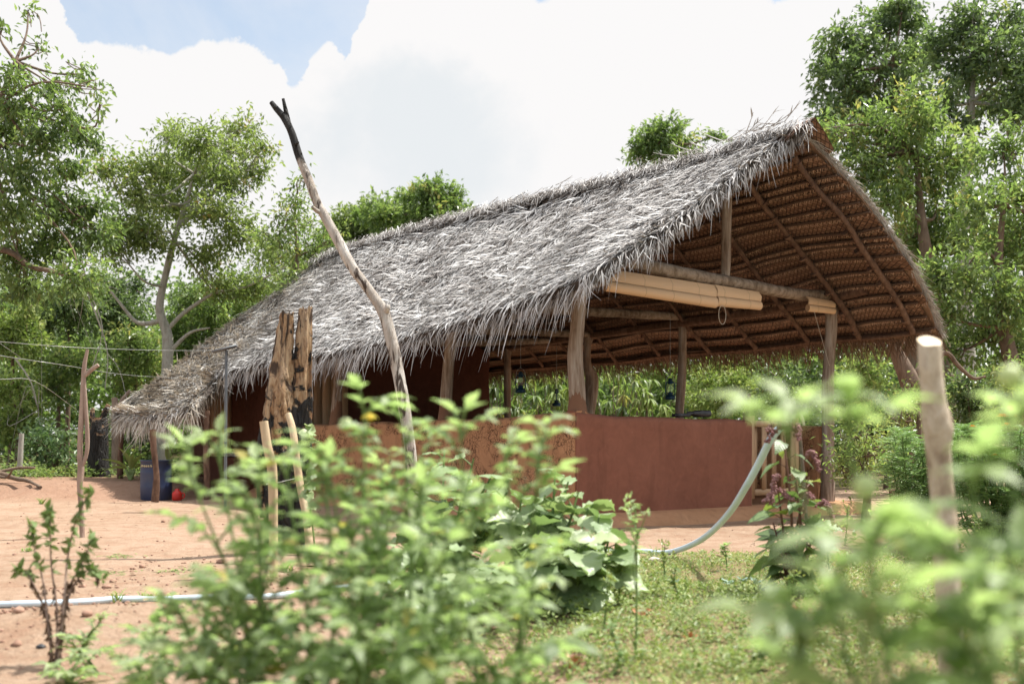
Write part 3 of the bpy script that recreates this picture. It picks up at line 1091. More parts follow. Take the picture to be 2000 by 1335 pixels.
    for lab, cxx, cyy, rx, ry, Z, mt, tn in [
            ('dark evergreen bush in the shade under the left edge tree', 130, 620, 110, 60, 24, 'leaf_tree_dark', .35),
            ('shaded green bush between the pale trunk and the left edge, above the wire', 235, 600, 90, 70, 25.5, 'leaf_tree_dark', .4),
            ('yellow green bush at the left edge above the far fence post', 20, 640, 70, 60, 22, 'leaf_light', .4),
            ('bright bush with reddish shoots just left of the pale trunk', 260, 700, 70, 70, 23.5, 'leaf_tree_mid', .6),
            ('bushy green shrub left of the forked stick', 110, 720, 80, 60, 22.5, 'leaf_tree_mid', .55),
            ('pale green shrub low at the left edge', 30, 790, 70, 60, 21, 'leaf_light', .3),
            ('glossy blue green bush on the bank left of the burnt stump', 100, 880, 60, 44, 19.6, 'leaf_blue_green', .55),
            ('dense bush directly behind the pale trunk', 380, 640, 80, 80, 26, 'leaf_tree_mid', .45),
            ('dark bush behind the lean-to, between the two wires', 440, 600, 90, 80, 28, 'leaf_tree_dark', .5),
            ('green bush under the small vine tree', 520, 620, 80, 70, 27, 'leaf_tree_mid', .45),
            ('low green bush behind the blue barrel', 270, 850, 80, 60, 24, 'leaf_tree_dark', .4),
            ('low weedy bush right of the far fence post', 50, 925, 60, 22, 19.0, 'leaf_tree_mid', .6),
            ('low weedy bush at the foot of the forked stick, on the bank', 150, 930, 50, 18, 19.2, 'leaf_tree_mid', .65),
            ('weedy bush beside the banana plant', 235, 900, 44, 34, 21.5, 'leaf_tree_mid', .6)]:
        cl = []
        for k in range(9):
            a = RS.uniform(0, 6.28)
            q = RS.rand() ** .5 * .75
            cl.append((cxx + math.cos(a) * rx * q, cyy + math.sin(a) * ry * q, rx * .46, ry * .5))
        gy = HOR + EYE * F / Z
        tree('bush', lab, 'bush', Z, cl, [(cxx, min(gy, 960)), (cxx + 5, cyy + ry * .8), (cxx, cyy)], .12, mt, dens=.95, depth=.6, group=GU,
             trunk_r=.045, tint=tn, hot=.05 if 'reddish' in lab else 0, per=10)
    # bushes behind the hut and to the right
    GB = 'bushes seen through and beside the open hut'
    for lab, cxx, cyy, rx, ry, Z, mt, tn in [
            ('pale feathery bush seen through the hut over the red wall', 1395, 770, 70, 60, 23, 'leaf_light', .55),
            ('pale bush above the hut wall, left of the open gable post', 1450, 715, 80, 55, 25, 'leaf_light', .35),
            ('dark bush behind the garden gate', 1535, 775, 75, 60, 19, 'leaf_tree_dark', .5),
            ('bright green bush just right of the gable post', 1680, 740, 60, 60, 18, 'leaf_tree_mid', .7),
            ('shaded bush beneath the right corner of the eave', 1730, 820, 90, 60, 19, 'leaf_tree_dark', .4),
            ('green bush right of the leaning dark trunk', 1890, 780, 90, 60, 20, 'leaf_tree_dark', .55),
            ('light leafy bush at the right edge above the marigolds', 1990, 760, 60, 60, 16, 'leaf_tree_mid', .7),
            ('bushy plant between the hut and the marigold bush', 1690, 885, 60, 60, 10.8, 'leaf_tree_mid', .65),
            ('small leafy bush in front of the shaded trees', 1790, 800, 60, 36, 12.5, 'leaf_tree_mid', .7)]:
        cl = []
        for k in range(9):
            a = RS.uniform(0, 6.28)
            q = RS.rand() ** .5 * .75
            cl.append((cxx + math.cos(a) * rx * q, cyy + math.sin(a) * ry * q, rx * .46, ry * .5))
        tree('bush', lab, 'bush', Z, cl, [(cxx, 905), (cxx + 5, cyy + ry * .8), (cxx, cyy)], .10 if Z > 14 else .06, mt, dens=.95, depth=.5, group=GB,
             trunk_r=.04, tint=tn, hot=0, per=10)
    # drooping mango saplings seen through the hut
    labs = ['drooping mango sapling seen under the hut roof, left of the first lantern', 'mango sapling with hanging leaves behind the middle lantern',
            'mango sapling with long hanging leaves right of the corner post', 'mango sapling with long hanging leaves between two inner posts']
    for i, (cx, lab) in enumerate(zip((985, 1090, 1185, 1245), labs)):
        Z = 21 + i * .5
        root = thing('mango_sapling', ground((cx - 1000) / F * Z, Z), lab, 'sapling', 'mango saplings behind the hut')
        cm = MB()
        tm = MB()
        for k in range(34):
            c = px(cx + RS.normal() * 34, 775 + RS.uniform(-50, 55), Z + RS.uniform(-.5, .5))
            n = 13
            a = RS.uniform(0, 6.28, n)
            D = np.stack([np.cos(a) * .7, np.sin(a) * .7, RS.uniform(-.9, .1, n)], -1)
            cm.inst(T_LONG, np.repeat(c[None], n, 0), D, np.repeat(UP[None], n, 0), RS.uniform(.17, .28, n), RS.uniform(.05, .07, n), np.clip(RS.normal(.5 + RS.uniform(-.3, .4), .15, n), 0, .98))
            tm.tube([[root.location[0] + RS.normal() * .05, root.location[1], root.location[2]], (c + np.array(root.location)) / 2 + RS.normal(size=3) * .08, c], [.02, .014, .005], 5, sub=3)
        tm.build('trunk', M['twig'], root)
        cm.build('crown', M['leaf_light'] if i % 2 else M['leaf_tree_mid'], root)
    # far woods as one mass
    mb = MB()
    for k in range(520):
        x = RS.uniform(-350, 2350)
        Z = RS.uniform(28, 46)
        top = np.interp(x, [-300, 0, 300, 620, 900, 1300, 1650, 2300], [560, 560, 570, 590, 640, 650, 500, 420])
        y = RS.uniform(top, 900)
        c = px(x, y, Z)
        sprays(mb, c, (1.5, 1.2, 1.1), 34, .26, 7, .5, T_RH, .45, .3, .32 + RS.uniform(-.15, .2), .6, hot=0)
    o = mb.build('far_woods', M['leaf_tree_mid'], smooth=False)
    tag(o, kind='stuff')
    # dead creepers and bare twigs in the woods
    for i, (pth, lab) in enumerate([
            ([(165, 560), (190, 620), (210, 690), (205, 760)], 'long bare creeper hanging in the woods above the wires'),
            ([(155, 480), (172, 560), (200, 640), (180, 720)], 'pale bare creeper hanging left of the pale trunk'),
            ([(30, 700), (60, 745), (75, 800)], 'pale forked dead branch among the pale shrubs at the left edge')]):
        mb = MB()
        P = np.array([px(a, b, 20.5) for a, b in pth])
        mb.tube(P, [.018, .014, .010, .008][:len(P)], 5, sub=5, rough=.2)
        for k in range(5):
            s = P[RS.randint(len(P))]
            mb.tube([s, s + RS.normal(size=3) * .35, s + RS.normal(size=3) * .6], [.009, .006, .003], 4, sub=3)
        tag(mb.build('creeper', M['bark_pale']), lab, 'creeper', 'bare creepers in the woods')


build_trees()


# ================================================================== THE HUT
HUT = thing('thatched_hut', H(0, 0, 0), 'open sided mud and timber hut under a steep grey palm thatch roof', 'hut')
HM = MB   # alias

# roof curves (top and bottom), in hut coordinates
TOPC = np.array([H(2.12, -1.02, 3.98), H(2.10, 0, 3.97), H(2.08, 2, 4.03), H(2.1, 4, 4.12), H(2.1, 6, 4.19), H(2.1, 8, 4.22), H(2.05, 9.6, 4.18),
                 H(1.2, 10.6, 3.42), H(.5, 11.05, 2.8), H(-.6, 10.6, 1.98), H(-1.25, 10.75, 1.50)])
BOTC = np.array([H(-.66, -.98, 2.22), H(-.70, 0, 2.08), H(-.72, 1.4, 1.97), H(-.74, 3, 1.90), H(-.76, 4.6, 1.87), H(-.76, 6.0, 1.88), H(-.80, 7.4, 1.80),
                 H(-1.12, 7.3, 1.50), H(-1.48, 7.1, 1.22), H(-1.62, 8.6, 1.16), H(-1.55, 10.3, 1.26)])
BTOP = np.array([H(2.18, -1.02, 3.90), H(2.16, 1, 3.92), H(2.14, 3.5, 4.03), H(2.14, 6, 4.12), H(2.12, 8.2, 4.15), H(2.1, 9.8, 4.08)])
BBOT = np.array([H(4.50, -1.02, 2.03), H(4.52, 1, 2.05), H(4.52, 3.5, 2.03), H(4.52, 6, 2.04), H(4.50, 8.2, 2.03), H(4.5, 10.6, 2.0)])


def curve_at(C, u):
    u = np.clip(np.asarray(u, float), 0, 1) * (len(C) - 1)
    i = np.minimum(u.astype(int), len(C) - 2)
    t = (u - i)[..., None]
    Q = np.vstack([2 * C[0] - C[1], C, 2 * C[-1] - C[-2]])
    a, b, c, d = Q[i], Q[i + 1], Q[i + 2], Q[i + 3]
    return .5 * ((2 * b) + (-a + c) * t + (2 * a - 5 * b + 4 * c - d) * t * t + (-a + 3 * b - 3 * c + d) * t ** 3)


def front_surf(u, t):
    P = curve_at(TOPC, u) * (1 - t)[..., None] + curve_at(BOTC, u) * t[..., None]
    sag = np.sin(t * math.pi) * (.07 * np.sin(u * 17) + .03 * np.sin(u * 41 + t * 7) - .05)
    bul = np.zeros_like(P)
    bul[..., 2] = sag
    return P + bul


def back_surf(u, t):
    P = curve_at(BTOP, u) * (1 - t)[..., None] + curve_at(BBOT, u) * t[..., None]
    edge = np.exp(-u * 40) * np.sin(t * math.pi) * .25          # the verge bows outwards
    sag = np.sin(t * math.pi) * (.04 * np.sin(u * 21) - .02) + .015 * np.sin(u * 33 + t * 9)
    P = P - LB * edge[..., None]
    P[..., 2] += sag
    return P


def surf_frame(fn, u, t):
    e = 1e-3
    p = fn(u, t)
    du = norm(fn(np.clip(u + e, 0, 1), t) - fn(np.clip(u - e, 0, 1), t))
    dt = norm(fn(u, np.clip(t + e, 0, 1)) - fn(u, np.clip(t - e, 0, 1)))
    n = norm(np.cross(du, dt))
    s = np.sign(n[..., 2:3])
    s[s == 0] = 1
    return p, du, dt, n * s


def solid_sheet(mb, fn, thick, nu=120, nt=24, u0=0., u1=1., tint=.5):
    uu, tt = np.meshgrid(np.linspace(u0, u1, nu), np.linspace(0, 1, nt), indexing='ij')
    p, du, dt, n = surf_frame(fn, uu, tt)
    top = p + n * thick * .5
    bot = p - n * thick * .5
    mb.grid(top, tint)
    mb.grid(bot[::-1], tint)
    for a, b in ((top[:, 0], bot[:, 0]), (bot[:, -1], top[:, -1]), (bot[0], top[0]), (top[-1], bot[-1])):
        mb.grid(np.stack([a, b], 1), tint)


def build_roof():
    # ---- front slope thatch (base + blades) as one part
    base = MB()
    solid_sheet(base, front_surf, .07)
    base.build('thatch_layer', M['thatch_base'], HUT)
    NB = 46000
    u = RS.rand(NB)
    # density follows real length of each segment
    t = RS.rand(NB)
    rows = 17
    t = (np.floor(t * rows) + RS.rand(NB) ** 1.6) / rows
    t = np.clip(t * 1.0, 0, 1)
    p, du, dt, n = surf_frame(front_surf, u, t)
    yaw = RS.normal(0, .42, NB) + .22 + .75 * vnoise(u * 70, t * 9, 1.0, 31)
    D = dt * np.cos(yaw)[:, None] + du * np.sin(yaw)[:, None]
    lift = RS.uniform(.05, .75, NB) * (RS.rand(NB) < .6) + .03
    D = norm(D + n * lift[:, None])
    # steeper hanging near the eave
    edge = sstep(t, .90, 1.0)
    L = RS.uniform(.09, .26, NB) * (1 - .45 * edge)
    Wd = RS.uniform(.011, .030, NB)
    Wd = np.where((t > .93) & (RS.rand(NB) < .35), .0004, Wd)
    droop = L * RS.uniform(.10, .42, NB) * (1 + edge * .9)
    side = L * RS.normal(0, .28, NB)
    B = p + n * (.03 + RS.rand(NB)[:, None] * .045)
    patch = vnoise(u * 40, t * 7, 1.0, 4)
    tint = np.clip(RS.normal(.62, .20, NB) + patch * .30, 0.02, 1)
    tan = u > .60
    tint = np.clip(tint - (u < .58) * (RS.rand(NB) < .05) * .4, 0, 1)
    gl = (RS.rand(NB) < np.clip((u - .55) * 4, 0, 1) * .45)
    mb = MB()
    k = ~gl
    mb.blades(B[k], D[k], n[k], L[k], Wd[k], droop[k], side[k], tint[k], 4, 0)
    k = gl
    mb.blades(B[k], D[k], n[k], L[k] * 1.25, Wd[k] * 1.5, droop[k] * .6, side[k] * .5, tint[k], 4, 1)
    # long eave fringe
    NE = 2500
    u = RS.rand(NE)
    t = RS.uniform(.93, 1.0, NE)
    p, du, dt, n = surf_frame(front_surf, u, t)
    yaw = RS.normal(0, .5, NE) + .2
    D = norm(dt * np.cos(yaw)[:, None] + du * np.sin(yaw)[:, None] * .8 - UP * RS.uniform(0, .9, NE)[:, None])
    clump = vnoise(u * 130, u * 0, 1.0, 9)
    L = RS.uniform(.12, .30, NE) * (1 + clump * .9) * np.where(u > .6, .75, .76) + (RS.rand(NE) < .06) * RS.uniform(.05, .16, NE)
    L = np.maximum(L, .06)
    near = np.exp(-u * 30)
    tn = np.clip(RS.normal(.52, .2, NE), 0, 1)
    gl = (u > .58)
    B = p + n * RS.uniform(-.02, .06, NE)[:, None]
    for k, mt in ((~gl, 0), (gl, 1)):
        mb.blades(B[k], D[k], n[k], L[k], RS.uniform(.010, .022, k.sum()) * (1 + .4 * mt), L[k] * RS.uniform(.2, 1.2, k.sum()), L[k] * RS.normal(0, .5, k.sum()), tn[k], 5, mt)
    # verge of the gable end
    NV = 1500
    t = RS.rand(NV)
    u = RS.uniform(0, .012, NV)
    p, du, dt, n = surf_frame(front_surf, u, t)
    D = norm(dt * RS.uniform(.3, 1, NV)[:, None] - LB * RS.uniform(.1, .8, NV)[:, None] - UP * RS.uniform(0, .7, NV)[:, None])
    L = RS.uniform(.05, .15, NV) + (RS.rand(NV) < .06) * .12
    mb.blades(p + n * RS.uniform(-.03, .06, NV)[:, None], D, n, L, RS.uniform(.006, .013, NV), L * RS.uniform(.1, .9, NV), L * RS.normal(0, .2, NV), np.clip(RS.normal(.58, .18, NV), 0, 1), 5, 0)
    # far (left) broken edge of the hip
    NV = 900
    u = RS.uniform(.60, 1, NV)
    t = RS.uniform(0, .03, NV)
    p, du, dt, n = surf_frame(front_surf, u, t)
    D = norm(du * RS.normal(0, .6, NV)[:, None] - dt * RS.uniform(.1, .5, NV)[:, None] + dt * RS.uniform(0, .6, NV)[:, None])
    L = RS.uniform(.1, .3, NV)
    mb.blades(p + n * RS.uniform(-.02, .06, NV)[:, None], D, n, L, RS.uniform(.01, .02, NV), L * RS.uniform(.2, .7, NV), L * 0, np.clip(RS.normal(.35, .2, NV), 0, 1), 4, 1)
    fr = mb.build('front_thatch', [M['thatch_blade'], M['thatch_tan']], HUT, smooth=False)
    fr['label'] = 'shaggy silver grey palm thatch slope facing the yard'

    # ---- ridge cap: folded mats with torn leaf ends
    mb = MB()
    uu = np.linspace(0, .62, 70)
    ridge = curve_at(TOPC, uu)
    ridge = np.vstack([ridge[0] - LB * .14 + UP * .03, ridge])
    rows = []
    for i, p in enumerate(ridge):
        w = .02 * math.sin(i * 1.3) + .015 * math.sin(i * 3.1)
        rows.append(np.array([p + GA * .30 - UP * (.20 + w), p + GA * .17 - UP * (.06 + w), p + UP * (.075 + w), p - GA * .16 - UP * (.03 - w), p - GA * .30 - UP * (.13 + w)]))
    G = np.array(rows)
    uvg = np.zeros(G.shape[:2] + (2,))
    uvg[..., 0] = np.arange(len(G))[:, None] * .17
    uvg[..., 1] = np.array([0, .14, .30, .46, .6])[None]
    mb.grid(G[:5], .35, 0, uvg[:5])
    mb.grid(G[:5][::-1] - UP * .012, .55, 0, uvg[:5])
    mb.grid(G[4:], .55, 2, uvg[4:])
    NR = 6000
    i = RS.randint(1, len(ridge), NR)
    f = RS.rand(NR)[:, None]
    P = ridge[i] * f + ridge[i - 1] * (1 - f) + UP * RS.uniform(.02, .09, NR)[:, None] - GA * RS.uniform(-.05, .28, NR)[:, None] * 1.0
    P[:, 2] -= np.abs(RS.normal(0, .05, NR))
    D = norm(-GA * RS.uniform(.1, 1, NR)[:, None] + LB * RS.normal(0, .9, NR)[:, None] - UP * RS.uniform(.1, .7, NR)[:, None])
    L = RS.uniform(.08, .22, NR)
    mb.blades(P, D, np.repeat(UP[None], NR, 0), L, RS.uniform(.007, .015, NR), L * RS.uniform(0, .5, NR), L * RS.normal(0, .2, NR), np.clip(RS.normal(.5, .22, NR), 0, 1), 4, 1)
    # stray stalks on the ridge end
    for k in range(26):
        b = RS.uniform(-1.1, .6) if k < 18 else RS.uniform(0, 7)
        q = H(2.05, b, 4.10 + (b > 2) * .1)
        d = norm(LB * RS.choice([-1, 1]) * RS.uniform(.6, 1) + UP * RS.uniform(.02, .35) + GA * RS.uniform(-.4, .2))
        mb.tube([q, q + d * .16, q + d * .3 + UP * .02], [.006, .005, .002], 4, RS.uniform(.3, .7), 1, sub=2)
        for s in range(3):
            e = q + d * RS.uniform(.1, .3)
            DD = np.array([norm(d + rdir(1)[0] * .6)])
            mb.blades(np.array([e]), DD, UP[None], np.array([.12]), np.array([.012]), np.array([.02]), np.array([0.]), np.array([.45]), 3, 1)
    rc = mb.build('ridge_cap', [M['woven_palm'], M['thatch_blade'], M['thatch_base']], HUT, smooth=False)

    # ---- back slope: outer sheet + woven rows beneath
    mb = MB()

    def outer(u, t):
        p, du, dt, n = surf_frame(back_surf, u, t)
        return p + n * .022
    solid_sheet(mb, outer, .02, 90, 20, .003, 1., .55)
    NV = 1300
    t = RS.rand(NV)
    u = RS.uniform(.001, .006, NV)
    p, du, dt, n = surf_frame(back_surf, u, t)
    D = norm(dt * RS.uniform(.2, 1, NV)[:, None] - LB * RS.uniform(0, .6, NV)[:, None] + n * RS.uniform(0, .4, NV)[:, None])
    L = RS.uniform(.06, .18, NV)
    mb.blades(p + n * RS.uniform(.03, .05, NV)[:, None], D, n, L * .8, RS.uniform(.006, .013, NV), L * RS.uniform(.1, .7, NV), L * RS.normal(0, .2, NV), np.clip(RS.normal(.6, .18, NV), 0, 1), 4, 1)
    NV = 9000
    t = RS.rand(NV)
    u = RS.rand(NV)
    p, du, dt, n = surf_frame(back_surf, u, t)
    D = norm(dt + du * RS.normal(0, .4, NV)[:, None] + n * .15)
    L = RS.uniform(.1, .3, NV)
    mb.blades(p + n * RS.uniform(.035, .06, NV)[:, None], D, n, L, RS.uniform(.01, .02, NV), L * .2, L * RS.normal(0, .2, NV), np.clip(RS.normal(.55, .18, NV), 0, 1), 3, 1)
    mb.build('back_thatch', [M['palm_brown'], M['thatch_blade']], HUT, smooth=False)

    mb = MB()
    rows = 19
    rb_ = np.concatenate([[0], np.cumsum(RS.uniform(.55, 1.45, rows))])
    rb_ = rb_ / rb_[-1]
    slope_len = 3.05
    for r in range(rows):
        t0 = rb_[r] - .006
        t1 = rb_[r + 1] + .012
        nu = 150
        us = np.linspace(0, 1, nu)
        jit = np.array([mnoise.noise(Vector((q * 22, r * 3.3, 1))) for q in us]) * .010
        prot = RS.uniform(.028, .055)
        us_end = us.copy()
        us_end[0] = RS.uniform(0, .008)
        tl = np.linspace(0, 1, 5)
        G = np.zeros((nu, 5, 3))
        UVv = np.zeros((nu, 5, 2))
        for j, q in enumerate(tl):
            tt = np.clip(t0 + (t1 - t0) * q + jit, 0, 1)
            p, du, dt, n = surf_frame(back_surf, us_end, tt)
            off = prot * (1 - q) + .004
            wv = np.array([mnoise.noise(Vector((z * 30, r * 2.1, 5 + q * 2))) for z in us]) * .008
            G[:, j] = p - n * (off + wv)[:, None]
            UVv[:, j, 0] = us * 11.6 + r * .37
            UVv[:, j, 1] = q * (t1 - t0) * slope_len
        tn = np.repeat(np.clip(.5 + .30 * np.array([mnoise.noise(Vector((z * 7 + r * 9.1, r * 1.7, 2))) for z in us]) + RS.uniform(-.12, .12), 0, 1)[:, None], 5, 1)
        mb.grid(G, tn, 0, UVv)
        # rolled leaf midrib along the upper edge
        q = G[::3, 0]
        mb.tube(q[:], np.full(len(q), .011 + .003 * RS.rand()), 5, .12, 1, sub=1)
        q2 = G[::3, 1] - UP * .004
        if r % 2:
            mb.tube(q2, np.full(len(q2), .007), 4, .1, 1, sub=1)
        # braided teeth below the midrib
        nt_ = 430
        ut = (np.arange(nt_) + .5 * RS.rand(nt_)) / nt_
        for sgn, tcen in ((1, .04), (-1, .09)):
            keep = RS.rand(nt_) < (.9 if sgn > 0 else .5)
            uu_ = ut[keep]
            tt = np.clip(t0 + (t1 - t0) * tcen, 0, 1)
            jj = np.interp(uu_, us, jit)
            p, du, dt, n = surf_frame(back_surf, uu_, np.clip(np.full(len(uu_), tt) + jj, 0, 1))
            off = prot * (1 - tcen) + .020
            D = norm(dt * 1.0 + du * sgn * .8 - n * .35)
            m_ = len(uu_)
            mb.blades(p - n * off, D, n, RS.uniform(.028, .045, m_), RS.uniform(.009, .013, m_), np.full(m_, .004), np.zeros(m_), np.clip(RS.normal(.75, .2, m_), 0, 1), 2, 1)
    wv = mb.build('woven_lining', [M['woven_palm'], M['palm_brown']], HUT, smooth=False)
    wv['label'] = 'brown braided palm mats lining the underside of the back slope'

    # ---- back eave: lattice mat edge and hanging crossed tips
    mb = MB()
    n_ = 430
    for lay in range(3):
        u = (np.arange(n_) + RS.rand(n_)) / n_
        t = np.full(n_, .955 + lay * .018)
        p, du, dt, n = surf_frame(back_surf, u, t)
        for sgn in (-1, 1):
            yaw = sgn * RS.uniform(.35, .85, n_)
            D = norm(dt * .55 - UP * .75 + du * np.tan(yaw)[:, None] * .9)
            L = RS.uniform(.14, .30, n_) * (1 + .5 * vnoise(u * 60, u * 0, 1, lay))
            mb.blades(p - n * RS.uniform(-.02, .05, n_)[:, None], D, norm(np.cross(du, D)), L, RS.uniform(.006, .014, n_), L * .25, L * RS.normal(0, .15, n_), np.clip(RS.normal(.38, .2, n_), 0, 1), 4)
    mb.build('eave_fringe', M['palm_brown'], HUT, smooth=False)
    # pole along the eave
    us = np.linspace(.004, 1, 14)
    p, du, dt, n = surf_frame(back_surf, us, np.full(14, .945))
    mb = MB()
    mb.tube(p - n * .085, .022, 7, sub=3, rough=.2)
    mb.build('eave_pole', M['wood_rafter'], HUT)


build_roof()


def beam(name, pts, r, mat, rough=.12, seg=10, parent=None, nscale=5):
    mb = MB()
    mb.tube(pts, r, seg, sub=6, rough=rough, nscale=nscale)
    return mb.build(name, M[mat], parent or HUT)


def build_frame():
    # rafters of the back slope
    bs = [-.80, .02, .86, 1.72, 2.5, 3.35, 4.2, 5.0, 5.9, 6.8, 7.7, 8.6]
    for i, b in enumerate(bs):
        ut = (b + 1.02) / 11.2
        tt = np.linspace(.03, .93, 7)
        uu = np.full(7, np.clip(ut, 0, 1)) + RS.normal(0, .0015, 7)
        p, du, dt, n = surf_frame(back_surf, np.clip(uu, 0, 1), tt)
        r = .034 if i < 3 else .028
        mb = MB()
        mb.tube(p - n * .115, np.linspace(r * .9, r, 7) * RS.uniform(.9, 1.1, 7), 8, sub=5, rough=.22, nscale=9)
        # knots and lashings
        for k in range(9):
            q = p[0] + (p[-1] - p[0]) * (k + .5 + RS.uniform(-.2, .2)) / 9 - n[0] * .115
            ax = norm(p[-1] - p[0])
            mb.tube([q - ax * .012, q + ax * .012], [r * 1.28, r * 1.28], 8, sub=1)
        mb.build('rafter', M['wood_rafter'], HUT)
    # rafters of the front slope, mostly hidden
    for b in (-.8, .1, 1.0, 2.0, 3.0, 4.0, 5.0, 6.0):
        ut = np.interp(b, [-1, 0, 2, 4, 6, 8], [0, .1, .2, .3, .4, .5])
        tt = np.linspace(.05, .93, 5)
        p, du, dt, n = surf_frame(front_surf, np.full(5, ut), tt)
        beam('rafter', p - n * .085, .03, 'wood_rafter', .2, 7)
    # ridge pole
    beam('ridge_pole', [H(2.12, -1.0, 3.80), H(2.12, 2, 3.84), H(2.12, 5, 3.93), H(2.1, 8.6, 3.98)], .05, 'wood_rafter')
    # wall plates
    beam('wall_plate', [H(3.83, -.52, 2.58), H(3.84, .6, 2.49), H(3.83, 2.48, 2.46), H(3.83, 4.5, 2.44), H(3.84, 7, 2.43), H(3.83, 10, 2.4)], [.062, .058, .06, .058, .06, .06], 'wood_rafter', .16)
    beam('wall_plate', [H(0.0, -.4, 2.36), H(0, 1.2, 2.32), H(0, 2.43, 2.28), H(0, 3.8, 2.26), H(0, 5.29, 2.22), H(0, 8, 2.2), H(0.1, 10, 2.1)], .055, 'wood_grey', .16)
    # tie beams
    beam('tie_beam', [H(.32, -.02, 2.635), H(.8, 0, 2.63), H(1.5, -.02, 2.585), H(2.4, 0, 2.56), H(3.2, 0, 2.53), H(3.98, 0, 2.56)], [.062, .066, .075, .068, .066, .06], 'wood_grey', .14)
    beam('tie_beam', [H(.12, 2.43, 2.36), H(1.0, 2.46, 2.46), H(2.4, 2.45, 2.50), H(3.95, 2.48, 2.55)], [.05, .056, .06, .05], 'wood_grey', .18)
    beam('tie_beam', [H(.1, 4.3, 2.22), H(1.2, 4.35, 2.36), H(2.4, 4.4, 2.42), H(3.95, 4.4, 2.46)], [.055, .065, .06, .05], 'wood_grey', .22)
    beam('tie_beam', [H(.1, 5.29, 2.25), H(2.0, 5.3, 2.30), H(3.95, 5.4, 2.46)], [.05, .055, .05], 'wood_grey', .18)
    # king posts
    kp = beam('king_post', [H(2.08, .02, 2.55), H(2.10, .02, 3.0), H(2.10, 0, 3.78)], [.052, .056, .058], 'wood_post', .12)
    kp['label'] = 'short pale king post standing on the gable tie beam'
    # posts
    posts = [
        ([H(0, 0, .9), H(0, 0, 1.2), H(-.01, .02, 1.7), H(.02, 0, 2.2), H(.03, 0, 2.56)], [.088, .082, .072, .066, .068], 'thick pale corner post rooted in the mud wall'),
        ([H(.01, 2.43, .9), H(.01, 2.43, 1.1), H(0, 2.40, 1.5), H(.06, 2.36, 2.2)], [.082, .078, .068, .062], None),
        ([H(.01, 5.29, .9), H(.01, 5.29, 1.1), H(.02, 5.25, 1.6), H(.06, 5.22, 2.15)], [.085, .08, .062, .055], None),
        ([H(3.80, 0, .0), H(3.80, 0, .9), H(3.82, .01, 1.6), H(3.86, .0, 2.2), H(3.84, 0, 2.48)], [.085, .078, .068, .066, .068], 'forked pale gable post at the right end'),
        ([H(3.80, 2.48, .0), H(3.80, 2.48, 1.2), H(3.85, 2.48, 1.8), H(3.86, 2.48, 2.42)], [.07, .062, .058, .055], None),
        ([H(3.80, 4.45, .0), H(3.80, 4.45, 1.2), H(3.86, 4.42, 1.75), H(3.77, 4.42, 2.0), H(3.78, 4.42, 2.42)], [.10, .105, .10, .065, .055], None),
        ([H(3.83, 6.6, .0), H(3.83, 6.6, 1.2), H(3.83, 6.6, 2.4)], [.06, .06, .055], None),
    ]
    for pth, r, lab in posts:
        mb = MB()
        mb.tube(pth, r, 12, sub=7, rough=.16, nscale=4)
        if lab and 'forked' in lab:
            mb.tube([H(3.84, 0, 2.22), H(3.93, 0, 2.36), H(3.98, 0, 2.46)], [.045, .04, .032], 8, sub=4, rough=.15)
        if pth[1][2] > 1.05 and abs(pth[0][2]) < .01 and not lab:
            mb.tube([pth[-1] - UP * .2, pth[-1] + GA * .09], [.03, .022], 7, sub=3, rough=.15)
        o = mb.build('post', M['wood_post'], HUT)
        if lab:
            o['label'] = lab
    # mud smeared up the foot of each front post
    for pth, r, hh in ((posts[0][0], posts[0][1], 1.42), (posts[1][0], posts[1][1], 1.42), (posts[2][0], posts[2][1], 1.40)):
        P, Rr = catmull(np.array(pth), np.array(r), 8)
        k = (P[:, 2] > 1.0) & (P[:, 2] < hh)
        mb = MB()
        mb.tube(P[k], Rr[k] * np.linspace(1.32, .98, k.sum()), 14, sub=2, rough=.14, nscale=4, cap=False)
        mb.build('mud_collar', M['mud_collar'], HUT)
    # front verge purlin stub under the corner
    beam('verge_pole', [H(.02, -.85, 2.54), H(.02, 0, 2.50), H(.02, .9, 2.44)], .035, 'wood_rafter', .2)


build_frame()


def mud_wall(name, p0, p1, th, ztop, mat, n=60, z0=0.0, wob=.02, parent=None):
    """rounded-top mud wall from p0 to p1 (hut a,b), ztop(s) height function"""
    A = H(p0[0], p0[1], 0)
    B = H(p1[0], p1[1], 0)
    d = norm(B - A)
    nrm = np.array([-d[1], d[0], 0])
    Ln = np.linalg.norm(B - A)
    rings = []
    ss = np.linspace(0, 1, n)
    for s in ss:
        zt = ztop(s)
        c = A + (B - A) * s
        r = th * .5
        prof = [(-r, z0)]
        for q in np.linspace(0, 1, 13)[1:-1]:
            prof.append((-r, z0 + (zt - .06 - z0) * q))
        for a in np.linspace(0, math.pi, 9):
            prof.append((-math.cos(a) * r, zt - .05 + math.sin(a) * .05))
        for q in np.linspace(1, 0, 13)[1:-1]:
            prof.append((r, z0 + (zt - .06 - z0) * q))
        prof.append((r, z0))
        ring = []
        for (w, z) in prof:
            p = c + nrm * w
            k = mnoise.noise(Vector((s * Ln * 1.9, z * 1.9, 7 + w))) * wob + mnoise.noise(Vector((s * Ln * 6, z * 6, w * 9))) * wob * .35
            ring.append(p + nrm * k * (1 if w > 0 else -1) + UP * z + UP * k * .6)
        rings.append(ring)
    G = np.array(rings)
    mb = MB()
    mb.grid(G)
    for k in (0, -1):
        c = G[k].mean(0)
        m = G.shape[1]
        vv = np.vstack([G[k], c[None]])
        a = np.arange(m - 1)
        ff = np.stack([a, a + 1, np.full(m - 1, m)], -1)
        mb.add(vv, ff if k else ff[:, ::-1])
    return mb.build(name, M[mat], parent or HUT)


